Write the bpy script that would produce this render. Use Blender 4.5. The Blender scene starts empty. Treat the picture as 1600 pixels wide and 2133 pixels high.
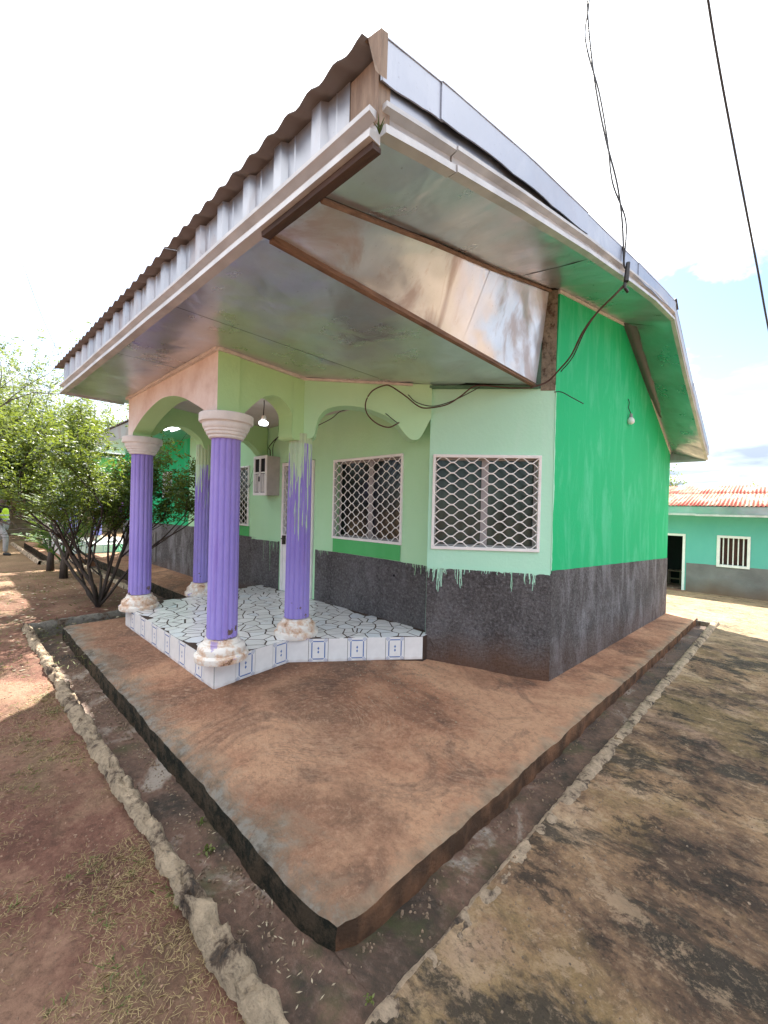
import bpy, bmesh, math, random
import numpy as np
from mathutils import Vector, Matrix, noise as mnoise
random.seed(7); rng = np.random.default_rng(7)
S = bpy.context.scene
C = S.collection
R = math.radians

# ------------------------------------------------------------------ camera
cam_d = bpy.data.cameras.new('camera'); cam = bpy.data.objects.new('camera', cam_d); C.objects.link(cam)
cam_d.sensor_fit = 'HORIZONTAL'; cam_d.sensor_width = 36; cam_d.lens = 860/1600*36
cam_d.clip_start = 0.05; cam_d.clip_end = 3000
_yaw, _roll, _pit = R(46.5), R(1.4), R(-0.4)
F0 = Vector((-math.cos(_yaw), math.sin(_yaw), 0)); R0 = Vector((math.sin(_yaw), math.cos(_yaw), 0)); Z = Vector((0, 0, 1))
FW = math.cos(_pit)*F0+math.sin(_pit)*Z; UP = -math.sin(_pit)*F0+math.cos(_pit)*Z
cr = math.cos(_roll)*R0+math.sin(_roll)*UP; cu = -math.sin(_roll)*R0+math.cos(_roll)*UP
M = Matrix((cr, cu, -FW)).transposed().to_4x4(); M.translation = Vector((0, 0, 1.6))
cam.matrix_world = M
S.camera = cam
S.render.resolution_x = 768; S.render.resolution_y = 1024

# ------------------------------------------------------------------ world, sun, exposure
SUN = Vector((-0.84, 0.55, 1.07)).normalized()
sun_el = math.asin(SUN.z); sun_az = math.atan2(SUN.x, SUN.y)
w = bpy.data.worlds.new('World'); S.world = w; w.use_nodes = True
nt = w.node_tree; nt.nodes.clear()
def wn(t, **k):
    n = nt.nodes.new(t)
    for a, b in k.items(): setattr(n, a, b)
    return n
sky = wn('ShaderNodeTexSky', sky_type='NISHITA', sun_disc=False, sun_elevation=sun_el, sun_rotation=sun_az, air_density=1.0, dust_density=1.0, ozone_density=1.0)
tc = wn('ShaderNodeTexCoord'); sep = wn('ShaderNodeSeparateXYZ'); nt.links.new(tc.outputs['Generated'], sep.inputs[0])
add = wn('ShaderNodeMath', operation='ADD'); add.inputs[1].default_value = 0.16
mx = wn('ShaderNodeMath', operation='MAXIMUM'); mx.inputs[1].default_value = 0.0
nt.links.new(sep.outputs[2], mx.inputs[0]); nt.links.new(mx.outputs[0], add.inputs[0])
dx = wn('ShaderNodeMath', operation='DIVIDE'); dy = wn('ShaderNodeMath', operation='DIVIDE')
nt.links.new(sep.outputs[0], dx.inputs[0]); nt.links.new(add.outputs[0], dx.inputs[1])
nt.links.new(sep.outputs[1], dy.inputs[0]); nt.links.new(add.outputs[0], dy.inputs[1])
cmb = wn('ShaderNodeCombineXYZ'); cmb.inputs[2].default_value = 2.7; nt.links.new(dx.outputs[0], cmb.inputs[0]); nt.links.new(dy.outputs[0], cmb.inputs[1])
n1 = wn('ShaderNodeTexNoise'); n1.inputs['Scale'].default_value = 1.25; n1.inputs['Detail'].default_value = 9; n1.inputs['Roughness'].default_value = 0.58; n1.inputs['Distortion'].default_value = 0.4
nt.links.new(cmb.outputs[0], n1.inputs['Vector'])
r1 = wn('ShaderNodeValToRGB'); r1.color_ramp.elements[0].position = 0.43; r1.color_ramp.elements[1].position = 0.54
nt.links.new(n1.outputs[0], r1.inputs[0])
n2 = wn('ShaderNodeTexNoise'); n2.inputs['Scale'].default_value = 2.1; n2.inputs['Detail'].default_value = 6
nt.links.new(cmb.outputs[0], n2.inputs['Vector'])
r2 = wn('ShaderNodeValToRGB'); r2.color_ramp.elements[0].position = 0.40; r2.color_ramp.elements[0].color = (0.36, 0.375, 0.40, 1)
r2.color_ramp.elements[1].position = 0.68; r2.color_ramp.elements[1].color = (0.76, 0.765, 0.77, 1)
nt.links.new(n2.outputs[0], r2.inputs[0])
zr = wn('ShaderNodeValToRGB'); zr.color_ramp.elements[0].position = 0.03; zr.color_ramp.elements[0].color = (0.27, 0.325, 0.40, 1); zr.color_ramp.elements[1].position = 0.58; zr.color_ramp.elements[1].color = (1.0, 1.0, 1.0, 1)
nt.links.new(sep.outputs[2], zr.inputs[0])
cm = wn('ShaderNodeMix', data_type='RGBA', blend_type='MULTIPLY'); cm.inputs[0].default_value = 1.0
nt.links.new(r2.outputs[0], cm.inputs[6]); nt.links.new(zr.outputs[0], cm.inputs[7])
bg1 = wn('ShaderNodeBackground'); bg1.inputs[1].default_value = 0.06; nt.links.new(sky.outputs[0], bg1.inputs[0])
bg2 = wn('ShaderNodeBackground'); bg2.inputs[1].default_value = 1.0; nt.links.new(cm.outputs[2], bg2.inputs[0])
mxs = wn('ShaderNodeMixShader'); nt.links.new(r1.outputs[0], mxs.inputs[0]); nt.links.new(bg1.outputs[0], mxs.inputs[1]); nt.links.new(bg2.outputs[0], mxs.inputs[2])
wo = wn('ShaderNodeOutputWorld'); nt.links.new(mxs.outputs[0], wo.inputs[0])
sl = bpy.data.lights.new('sun', 'SUN'); sl.energy = 4.2; sl.angle = R(0.6); sl.color = (1, 0.95, 0.86)
so = bpy.data.objects.new('sun', sl); C.objects.link(so); so.rotation_euler = SUN.to_track_quat('Z', 'Y').to_euler(); so.location = SUN*30
S.view_settings.view_transform = 'Standard'; S.view_settings.look = 'None'; S.view_settings.gamma = 1; S.view_settings.exposure = 2.35
S.render.engine = 'CYCLES'; S.cycles.max_bounces = 8; S.cycles.diffuse_bounces = 5; S.cycles.transparent_max_bounces = 8

# ------------------------------------------------------------------ material helpers
class NT:
    def __init__(s, name):
        s.m = bpy.data.materials.new(name); s.m.use_nodes = True; s.t = s.m.node_tree
        s.b = s.t.nodes['Principled BSDF']; s._o = None
    def new(s, t, **k):
        n = s.t.nodes.new(t)
        for a, b in k.items(): setattr(n, a, b)
        return n
    def put(s, sock, v):
        if isinstance(v, bpy.types.NodeSocket): s.t.links.new(v, sock)
        elif isinstance(v, (tuple, list)): sock.default_value = (*v, 1) if len(v) == 3 and len(sock.default_value) == 4 else v
        else: sock.default_value = v
    @property
    def obj(s):
        if s._o is None: s._o = s.new('ShaderNodeTexCoord').outputs['Object']
        return s._o
    def xyz(s):
        n = s.new('ShaderNodeSeparateXYZ'); s.put(n.inputs[0], s.obj); return n.outputs
    def map(s, scale=(1, 1, 1), loc=(0, 0, 0), rot=(0, 0, 0), v=None):
        n = s.new('ShaderNodeMapping'); s.put(n.inputs[0], v or s.obj)
        n.inputs['Scale'].default_value = scale; n.inputs['Location'].default_value = loc; n.inputs['Rotation'].default_value = rot
        return n.outputs[0]
    def noise(s, scale, det=4, rough=0.55, v=None, dist=0):
        n = s.new('ShaderNodeTexNoise'); s.put(n.inputs['Vector'], v or s.obj)
        n.inputs['Scale'].default_value = scale; n.inputs['Detail'].default_value = det; n.inputs['Roughness'].default_value = rough; n.inputs['Distortion'].default_value = dist
        return n.outputs[0]
    def vor(s, scale, feat='F1', v=None):
        n = s.new('ShaderNodeTexVoronoi', feature=feat); s.put(n.inputs['Vector'], v or s.obj); n.inputs['Scale'].default_value = scale
        return n.outputs[0]
    def ramp(s, f, *st):
        n = s.new('ShaderNodeValToRGB'); e = n.color_ramp.elements
        while len(e) < len(st): e.new(0.5)
        for i, (p, c) in enumerate(st):
            if not isinstance(c, (tuple, list)): c = (c, c, c)
            e[i].position = p; e[i].color = (*c, 1)
        s.put(n.inputs[0], f); return n.outputs[0]
    def mix(s, f, a, b, mode='MIX'):
        n = s.new('ShaderNodeMix', data_type='RGBA', blend_type=mode)
        s.put(n.inputs[0], f); s.put(n.inputs[6], a); s.put(n.inputs[7], b); return n.outputs[2]
    def math(s, op, a, b=0.0, clamp=False):
        n = s.new('ShaderNodeMath', operation=op, use_clamp=clamp); s.put(n.inputs[0], a); s.put(n.inputs[1], b); return n.outputs[0]
    def step(s, v, lo, hi):
        n = s.new('ShaderNodeMapRange'); s.put(n.inputs[0], v); n.inputs[1].default_value = lo; n.inputs[2].default_value = hi; return n.outputs[0]
    def bump(s, h, st=0.3, d=0.02, nrm=None):
        n = s.new('ShaderNodeBump'); s.put(n.inputs['Height'], h); n.inputs['Strength'].default_value = st; n.inputs['Distance'].default_value = d
        if nrm: s.put(n.inputs['Normal'], nrm)
        return n.outputs[0]
    def done(s, col, rough=0.8, nrm=None, metal=0.0, spec=None):
        s.put(s.b.inputs['Base Color'], col); s.put(s.b.inputs['Roughness'], rough); s.put(s.b.inputs['Metallic'], metal)
        if nrm: s.put(s.b.inputs['Normal'], nrm)
        if spec is not None: s.put(s.b.inputs['Specular IOR Level'], spec)
        return s.m

def m_plain(name, col, rough=0.7, var=0.12, sc=6, metal=0, bump=0.0, spec=None):
    n = NT(name); f = n.noise(sc, 5)
    d = tuple(c*(1-var) for c in col); l = tuple(min(1, c*(1+var)) for c in col)
    c = n.ramp(f, (0.3, d), (0.7, l))
    return n.done(c, rough, n.bump(n.noise(sc*12, 3), bump, 0.01) if bump else None, metal, spec)

def m_paint(name, col, light, dirt=(0.2, 0.2, 0.15), dirt_amt=0.25, streak=0.35, bz=0.25):
    n = NT(name)
    a = n.noise(1.3, 5, 0.6, n.map((1, 1, 0.45)))
    st = n.noise(1.9, 7, 0.66, n.map((1.5, 1.5, 0.5)), 0.5)
    c = n.mix(n.math('MULTIPLY', n.step(st, 0.48, 0.68), streak), col, light)
    c = n.mix(n.math('MULTIPLY', n.step(a, 0.35, 0.75), 0.35), c, tuple(x*0.86 for x in col))
    dn = n.step(n.noise(2.2, 8, 0.7), 0.6, 0.75)
    c = n.mix(n.math('MULTIPLY', dn, dirt_amt), c, dirt)
    h = n.math('ADD', n.noise(28, 5, 0.6), n.math('MULTIPLY', n.noise(5, 3), 1.2))
    return n.done(c, 0.75, n.bump(h, bz, 0.015), 0, 0.3)

MINT = m_paint('mint_paint', (0.46, 0.77, 0.47), (0.54, 0.81, 0.56), streak=0.3, dirt_amt=0.06)
MINT2 = m_paint('mint_paint_sky_lit', (0.46, 0.80, 0.60), (0.56, 0.82, 0.67), streak=0.35, dirt_amt=0.06)  # same mint paint, bluer skylight put into its colour
GREEN = m_paint('green_paint', (0.006, 0.48, 0.18), (0.13, 0.64, 0.36), streak=0.6, dirt_amt=0.05)
MINT_WARM = m_paint('mint_paint_warm_lit', (0.42, 0.68, 0.34), (0.48, 0.72, 0.40), streak=0.2, dirt=(0.3, 0.22, 0.12), dirt_amt=0.15)  # same mint paint, yellower light on the beams put into its colour
TURQ = m_paint('turquoise_paint', (0.13, 0.46, 0.39), (0.18, 0.52, 0.45), streak=0.3, dirt_amt=0.08)

def mk_pink():
    n = NT('pink_plaster'); f = n.noise(2.4, 7, 0.7)
    c = n.ramp(f, (0.3, (0.58, 0.46, 0.40)), (0.5, (0.72, 0.63, 0.58)), (0.72, (0.80, 0.76, 0.73)))
    sc = n.step(n.noise(5, 9, 0.75, n.map((1, 1, 0.6))), 0.63, 0.72)
    c = n.mix(n.math('MULTIPLY', sc, 0.55), c, (0.20, 0.11, 0.07))
    return n.done(c, 0.9, n.bump(n.noise(18, 6), 0.4, 0.02))
PINK = mk_pink()

def mk_dado(name, gable):
    n = NT(name); z = n.xyz()[2]
    f = n.noise(1.7, 6, 0.65)
    c = n.ramp(f, (0.3, (0.105, 0.096, 0.097)), (0.7, (0.20, 0.185, 0.185)))
    st = n.noise(2.2, 7, 0.65, n.map((1.3, 1.3, 0.6)), 0.5)
    k = n.math('MULTIPLY', n.step(st, 0.46, 0.66), 0.8 if gable else 0.25)
    c = n.mix(k, c, (0.42, 0.41, 0.43))  # pale mottling, stronger on the gable where it imitates broad sheen
    sp2 = n.noise(36, 6, 0.72); c = n.mix(n.math('MULTIPLY', n.step(sp2, 0.52, 0.64), 0.6), c, (0.36, 0.35, 0.355)); c = n.mix(n.math('MULTIPLY', n.step(sp2, 0.48, 0.36), 0.5), c, (0.022, 0.02, 0.02))
    spk = n.step(n.vor(26), 0.09, 0.05)
    spk = n.math('MULTIPLY', spk, n.step(n.noise(1.1, 3), 0.52, 0.62))
    c = n.mix(spk, c, (0.55, 0.62, 0.56))
    y = n.xyz()[1]
    # mud splash band near the ground: follows ground slope
    base = n.math('ADD', z, n.math('MULTIPLY', n.math('SUBTRACT', y, 4.4), 0.06 if gable else 0.0))
    mud = n.step(n.math('ADD', base, n.math('MULTIPLY', n.noise(2.5, 5), -0.35)), 0.10, -0.24)
    c = n.mix(n.math('MULTIPLY', mud, 0.35 if gable else 0.8), c, (0.20, 0.095, 0.050))
    h = n.math('ADD', n.math('MULTIPLY', sp2, 1.4), n.math('MULTIPLY', n.noise(5, 4), 1.8))
    return n.done(c, 0.85, n.bump(h, 1.0, 0.06), 0, 0.4)
DADO = mk_dado('roughcast_dado', False); DADOG = mk_dado('roughcast_dado_gable', True)

def mk_purple(name, drips, z0=2.33, cx=0, cy=0, amt=0.5):
    n = NT(name); o = n.xyz(); x = n.math('SUBTRACT', o[0], cx); y = n.math('SUBTRACT', o[1], cy)
    f = n.noise(2.5, 5, 0.6, n.map((1, 1, 0.4)))
    c = n.ramp(f, (0.3, (0.245, 0.195, 0.56)), (0.7, (0.33, 0.28, 0.67)))
    c = n.mix(n.math('MULTIPLY', n.step(n.noise(4, 7, 0.7, n.map((2, 2, 0.15))), 0.55, 0.7), 0.45), c, (0.22, 0.11, 0.42))
    if drips:
        cmb = n.new('ShaderNodeCombineXYZ'); n.put(cmb.inputs[0], x); n.put(cmb.inputs[1], y); n.put(cmb.inputs[2], n.math('MULTIPLY', o[2], 0.04))
        dn = n.step(n.noise(75, 2, 0.5, cmb.outputs[0]), 0.46, 0.80); d2 = n.noise(14, 2, 0.5, cmb.outputs[0])
        ln = n.math('ADD', n.math('MULTIPLY', n.math('POWER', dn, 1.3), amt*1.6), n.math('MULTIPLY', n.step(d2, 0.40, 0.62), amt*0.75))
        msk = n.step(n.math('SUBTRACT', n.math('ADD', o[2], ln), z0+amt*0.12), -0.006, 0.006)
        c = n.mix(msk, c, (0.46, 0.66, 0.45))
        c = n.mix(n.step(o[2], z0-0.005, z0+0.005), c, (0.45, 0.60, 0.37))
    chip = n.step(n.math('ADD', n.noise(9, 6, 0.7), n.math('MULTIPLY', n.step(o[2], 0.75, 0.40), 0.14)), 0.69, 0.71)
    c = n.mix(chip, c, (0.13, 0.085, 0.06))
    gr = n.step(n.noise(3.0, 9, 0.75, n.map((1, 1, 0.5), (4, 4, 4))), 0.52, 0.66); c = n.mix(n.math('MULTIPLY', gr, 0.3), c, (0.20, 0.15, 0.30))
    return n.done(c, 0.62, n.bump(n.math('ADD', n.noise(30, 5), n.noise(6, 4)), 0.35, 0.015), 0, 0.35)
PURPLE = mk_purple('purple_paint', False)

def mk_base():
    n = NT('peeling_base_paint'); f = n.noise(7, 7, 0.7)
    c = n.ramp(f, (0.33, (0.17, 0.09, 0.05)), (0.38, (0.56, 0.36, 0.24)), (0.46, (0.66, 0.52, 0.41)), (0.52, (0.76, 0.72, 0.66)))
    p = n.step(n.noise(6, 4, v=n.map(loc=(4, 2, 1))), 0.62, 0.65)
    c = n.mix(n.math('MULTIPLY', p, 0.7), c, (0.28, 0.22, 0.55))
    return n.done(c, 0.75, n.bump(f, 0.6, 0.02))
BASEM = mk_base()
CAPM = m_plain('cream_capital_paint', (0.64, 0.64, 0.63), 0.7, 0.12, 7, bump=0.25)

def mk_tin(name, base, rust=0.0, rough=0.34, dent=0.5, mt=0.92):
    n = NT(name)
    f = n.noise(1.6, 6, 0.6); g = n.noise(3.0, 2, 0.5, dist=0.5)
    c = n.ramp(f, (0.3, tuple(b*0.72 for b in base)), (0.7, base))
    sp = n.step(n.noise(40, 4, 0.7), 0.64, 0.72)
    c = n.mix(n.math('MULTIPLY', sp, 0.4), c, (0.12, 0.10, 0.09))
    if rust:
        rs = n.step(n.noise(1.5, 5, 0.62, n.map((1, 1, 0.7), (3, 1, 7)), 1.2), 0.52, 0.64)
        rs = n.math('MULTIPLY', rs, rust); c = n.mix(rs, c, (0.26, 0.13, 0.08)); mt = n.math('SUBTRACT', mt, n.math('MULTIPLY', rs, 0.7))
    h = n.math('ADD', g, n.math('MULTIPLY', n.noise(8, 2), 0.15))
    return n.done(c, n.ramp(f, (0.3, rough*0.85), (0.75, rough*1.35)), n.bump(h, dent, 0.05), mt)
TINS = mk_tin('galvanised_soffit', (0.68, 0.71, 0.77), 0.12, 0.29, 0.36, mt=0.85)
TINR = mk_tin('rusty_tin_panel', (0.84, 0.88, 0.96), 0.5, 0.34, 0.28, mt=0.7)
TINF = mk_tin('galvanised_fascia', (0.54, 0.54, 0.56), 0.30, 0.42, 0.12)
TINB = mk_tin('bluish_tin_trim', (0.46, 0.47, 0.52), 0.05, 0.36, 0.15)
ALU = m_plain('white_aluminium_moulding', (0.49, 0.49, 0.49), 0.45, 0.20, 5, metal=0.25)
ROOFM = mk_tin('weathered_roof_tin', (0.20, 0.195, 0.205), 0.08, 0.6, 0.1, mt=0.4)

def mk_wood(name, a, b, axis=(6, 1, 6)):
    n = NT(name); f = n.noise(5, 7, 0.65, n.map(axis)); c = n.ramp(f, (0.3, a), (0.7, b))
    return n.done(c, 0.8, n.bump(f, 0.35, 0.01))
WOOD = mk_wood('weathered_timber', (0.10, 0.058, 0.038), (0.27, 0.165, 0.11))
WOODD = mk_wood('dark_timber', (0.03, 0.02, 0.018), (0.085, 0.052, 0.040), (1, 6, 6))  # darker timber for the eave board
WOODP = mk_wood('pale_timber_trim', (0.46, 0.42, 0.39), (0.70, 0.66, 0.62), (2, 2, 6))
WOODV = mk_wood('vertical_timber', (0.16, 0.11, 0.08), (0.36, 0.28, 0.21), (6, 6, 0.8))
WHITE = m_plain('white_metal_paint', (0.82, 0.80, 0.78), 0.5, 0.06, 9, bump=0.1)
GREYBOX = m_plain('grey_cabinet_paint', (0.42, 0.39, 0.37), 0.55, 0.1, 9)
DARK = m_plain('black_void', (0.006, 0.006, 0.006), 0.9, 0.05)
CABLE = m_plain('black_cable', (0.02, 0.018, 0.018), 0.55, 0.1)
CABLEB = m_plain('brown_cable', (0.07, 0.03, 0.022), 0.6, 0.1)
def mk_glass(name, col):
    n = NT(name); f = n.noise(2.5, 4, v=n.map((3, 3, 0.6))); c = n.ramp(f, (0.3, tuple(x*0.5 for x in col)), (0.7, tuple(x*1.6 for x in col)))
    return n.done(c, 0.12, n.bump(n.noise(1.5, 2), 0.05, 0.02), 0, 0.35)
GLASS = mk_glass('dark_room_glass', (0.006, 0.008, 0.010)); GLASSG = mk_glass('green_reflection_glass', (0.038, 0.060, 0.050))  # dark rooms painted into the panes; green one adds reflections and curtains
INNERF = m_plain('inner_sash', (0.36, 0.33, 0.33), 0.5, 0.1, 8)
SASHD = m_plain('brown_window_rebate', (0.10, 0.07, 0.06), 0.7, 0.2, 8)

def mk_tile(blue):
    n = NT('blue_patterned_tile' if blue else 'plain_white_tile')
    f = n.noise(9, 4); c = n.ramp(f, (0.3, (0.70, 0.69, 0.68)), (0.7, (0.80, 0.79, 0.78)))
    if blue:
        o = n.xyz(); ax = n.math('ABSOLUTE', o[0]); az = n.math('ABSOLUTE', o[2])
        def band(v, a, b): return n.math('MULTIPLY', n.math('GREATER_THAN', v, a), n.math('LESS_THAN', v, b))
        inx = n.math('LESS_THAN', ax, 0.072); inz = n.math('LESS_THAN', az, 0.097)
        cut = n.math('LESS_THAN', n.math('ADD', ax, az), 0.148)
        fr = n.math('MAXIMUM', n.math('MULTIPLY', band(ax, 0.060, 0.072), inz), n.math('MULTIPLY', band(az, 0.085, 0.097), inx))
        fr = n.math('MULTIPLY', fr, cut)
        rd = n.math('ADD', n.math('ABSOLUTE', n.math('SUBTRACT', ax, 0.078)), n.math('ABSOLUTE', n.math('SUBTRACT', az, 0.104)))
        cor = n.math('MULTIPLY', n.math('LESS_THAN', rd, 0.026), n.math('GREATER_THAN', n.math('SINE', n.math('MULTIPLY', n.math('ADD', o[0], o[2]), 520.0)), -0.2))
        dm = n.math('LESS_THAN', n.math('ADD', n.math('MULTIPLY', ax, 1.6), n.math('ABSOLUTE', n.math('SUBTRACT', az, 0.019))), 0.018)
        k = n.math('MAXIMUM', n.math('MAXIMUM', fr, n.math('MULTIPLY', cor, 0.7)), dm)
        c = n.mix(n.math('MULTIPLY', k, 0.95), c, (0.09, 0.17, 0.40))
    d = n.step(n.noise(14, 5, 0.7), 0.66, 0.70); c = n.mix(n.math('MULTIPLY', d, 0.35), c, (0.25, 0.17, 0.12))
    c = n.mix(n.math('MULTIPLY', n.step(n.math('ADD', n.xyz()[2], n.math('MULTIPLY', n.noise(12, 4), 0.06)), -0.06, -0.10), 0.35), c, (0.38, 0.22, 0.15))
    return n.done(c, 0.22, None, 0, 0.5)
TILE, TILEB = mk_tile(False), mk_tile(True)
def mk_shard():
    n = NT('broken_tile_glaze'); f = n.noise(3, 5); oi = n.new('ShaderNodeObjectInfo')
    c = n.ramp(oi.outputs['Random'], (0.0, (0.72, 0.71, 0.70)), (0.6, (0.84, 0.83, 0.82)), (1.0, (0.74, 0.78, 0.82)))
    d = n.step(n.noise(5, 7, 0.7), 0.55, 0.75); c = n.mix(n.math('MULTIPLY', d, 0.4), c, (0.40, 0.30, 0.24))
    return n.done(c, 0.25, None, 0, 0.45)
SHARD = mk_shard()
GROUT = m_plain('brown_grout', (0.055, 0.032, 0.022), 0.9, 0.3, 9, bump=0.4)

def mk_slab():
    n = NT('apron_concrete'); o = n.xyz()
    v = n.map((1, 1, 1), rot=(0, 0, 0.5))
    f = n.noise(0.8, 9, 0.66, v, 0.3)
    c = n.ramp(f, (0.36, (0.27, 0.130, 0.078)), (0.45, (0.50, 0.250, 0.145)), (0.57, (0.66, 0.375, 0.225)))
    lg = n.math('ADD', n.noise(0.75, 7, 0.6, n.map(loc=(9, 4, 0)), 0.4), n.math('MULTIPLY', n.step(o[0], -4.5, -1.2), 0.16))
    c = n.mix(n.math('MULTIPLY', n.step(lg, 0.62, 0.50), 0.72), c, n.mix(n.step(n.noise(5, 8, 0.75), 0.42, 0.6), (0.16, 0.082, 0.052), (0.33, 0.165, 0.10)))
    # dark worn staining in patches
    d = n.noise(1.4, 8, 0.72, n.map((1, 1, 1), (5, 3, 0), (0, 0, 0.9)), 0.8)
    c = n.mix(n.math('MULTIPLY', n.step(d, 0.53, 0.63), 0.62), c, (0.13, 0.082, 0.060))
    # trowel and broom sweeps: noise stretched along arcs round a few centres
    for (cx, cy, m0, ph) in ((-2.45, 2.05, 0.85, 0.0), (-2.1, 1.35, 0.6, 3.0), (-3.4, 1.2, 0.6, 6.0), (-1.5, 2.6, 0.5, 9.0)):
        q = n.map((1, 1, 0), (-cx, -cy, 0)); sp_ = n.new('ShaderNodeSeparateXYZ'); n.put(sp_.inputs[0], q)
        rad = n.new('ShaderNodeVectorMath', operation='LENGTH'); n.put(rad.inputs[0], q)
        at = n.math('ARCTAN2', sp_.outputs[1], sp_.outputs[0])
        cb = n.new('ShaderNodeCombineXYZ'); n.put(cb.inputs[0], n.math('ADD', n.math('MULTIPLY', rad.outputs[1], 34.0), n.math('MULTIPLY', n.noise(2.0, 3), 9.0))); n.put(cb.inputs[1], n.math('MULTIPLY', at, 1.6)); cb.inputs[2].default_value = ph
        ar = n.noise(1.5, 6, 0.7, cb.outputs[0])
        k = n.math('MULTIPLY', n.step(rad.outputs[1], 0.85, 0.25), n.step(n.noise(2.0, 5, 0.6, n.map(loc=(ph, 0, 0))), 0.42, 0.60))
        c = n.mix(n.math('MULTIPLY', n.math('MULTIPLY', k, n.step(ar, 0.52, 0.58)), m0), c, (0.58, 0.38, 0.25))
        c = n.mix(n.math('MULTIPLY', n.math('MULTIPLY', k, n.step(ar, 0.46, 0.40)), m0*0.8), c, (0.14, 0.085, 0.055))
    # fine grime
    fg = n.noise(22, 9, 0.82); c = n.mix(n.math('MULTIPLY', n.step(fg, 0.52, 0.58), 0.34), c, (0.17, 0.095, 0.06)); c = n.mix(n.math('MULTIPLY', n.step(fg, 0.47, 0.41), 0.30), c, (0.76, 0.50, 0.33))
    # leached, lichened rim along the two outer edges
    e1 = n.step(o[1], 1.50, 1.02); e2 = n.step(o[0], -1.40, -1.16)
    e = n.math('MAXIMUM', e1, e2); en = n.noise(2.6, 8, 0.72, dist=0.6); ef = n.noise(11, 8, 0.75)
    c = n.mix(n.math('MULTIPLY', n.step(n.math('ADD', n.math('MULTIPLY', e, 0.55), en), 0.80, 1.05), 0.75), c, n.mix(n.step(ef, 0.4, 0.6), (0.20, 0.16, 0.11), (0.50, 0.40, 0.28)))
    k2 = n.math('MULTIPLY', n.step(n.math('ADD', n.math('MULTIPLY', e1, 0.42), n.math('MULTIPLY', n.math('ADD', ef, en), 0.5)), 0.82, 0.95), 0.9)
    c = n.mix(k2, c, n.mix(n.step(ef, 0.42, 0.58), (0.045, 0.042, 0.035), (0.30, 0.28, 0.24)))
    # sides: damp, mossy on the shaded long side
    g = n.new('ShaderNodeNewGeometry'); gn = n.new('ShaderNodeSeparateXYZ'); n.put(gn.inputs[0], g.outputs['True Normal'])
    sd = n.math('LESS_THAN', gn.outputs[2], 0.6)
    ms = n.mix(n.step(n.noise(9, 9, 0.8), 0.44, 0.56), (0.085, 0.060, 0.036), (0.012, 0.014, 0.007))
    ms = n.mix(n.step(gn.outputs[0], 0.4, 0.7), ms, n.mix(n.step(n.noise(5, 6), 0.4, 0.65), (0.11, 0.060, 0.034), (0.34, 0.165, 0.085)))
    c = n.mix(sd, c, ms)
    cr_ = n.step(n.vor(1.1, 'DISTANCE_TO_EDGE', n.map((1, 1, 0.2), v=None)), 0.006, 0.0)
    cr_ = n.math('MULTIPLY', cr_, n.step(n.noise(0.8, 2), 0.5, 0.56))
    c = n.mix(n.math('MULTIPLY', cr_, 0.25), c, (0.07, 0.045, 0.03))
    h = n.math('ADD', n.math('ADD', n.noise(45, 6, 0.7), fg), n.math('MULTIPLY', n.noise(7, 5, 0.6), 1.3))
    return n.done(c, 0.85, n.bump(h, 1.0, 0.03), 0, 0.3)
SLAB = mk_slab()

def mk_drain():
    n = NT('drain_concrete'); f = n.noise(1.6, 8, 0.7, dist=0.6)
    c = n.ramp(f, (0.38, (0.030, 0.024, 0.018)), (0.47, (0.080, 0.050, 0.036)), (0.58, (0.145, 0.085, 0.060)), (0.66, (0.30, 0.26, 0.22)))
    dg = n.noise(20, 9, 0.82); c = n.mix(n.math('MULTIPLY', n.step(dg, 0.51, 0.60), 0.5), c, (0.035, 0.028, 0.02)); c = n.mix(n.math('MULTIPLY', n.step(dg, 0.47, 0.40), 0.3), c, (0.20, 0.145, 0.115))
    mo = n.step(n.noise(2.3, 6, 0.65, n.map(loc=(2, 8, 0))), 0.56, 0.68); c = n.mix(n.math('MULTIPLY', mo, 0.7), c, (0.045, 0.055, 0.018))
    return n.done(c, 0.7, n.bump(n.noise(20, 6, 0.7), 0.5, 0.02), 0, 0.35)
DRAIN = mk_drain()
def mk_kerb(name, pale):
    n = NT(name); f = n.noise(5.5, 9, 0.72, dist=0.4)
    c = n.ramp(f, (0.35, (0.03, 0.025, 0.02)), (0.42, (0.15, 0.10, 0.065)), (0.47, tuple(x*0.7 for x in pale)), (0.60, pale))
    g2 = n.noise(26, 8, 0.75); c = n.mix(n.math('MULTIPLY', n.step(g2, 0.52, 0.64), 0.6), c, (0.05, 0.04, 0.03))
    mo = n.step(n.noise(4, 6, 0.6, n.map(loc=(1, 4, 2))), 0.64, 0.72); c = n.mix(n.math('MULTIPLY', mo, 0.6), c, (0.11, 0.13, 0.04))
    return n.done(c, 0.9, n.bump(n.math('ADD', n.math('ADD', n.noise(35, 6, 0.7), g2), n.noise(9, 5)), 1.0, 0.04))
KERBL = mk_kerb('rubble_kerb', (0.60, 0.46, 0.31)); KERBR = mk_kerb('yard_kerb_mortar', (0.64, 0.48, 0.33)); KERBC = mk_kerb('grey_kerb_mortar', (0.26, 0.24, 0.20))

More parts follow.
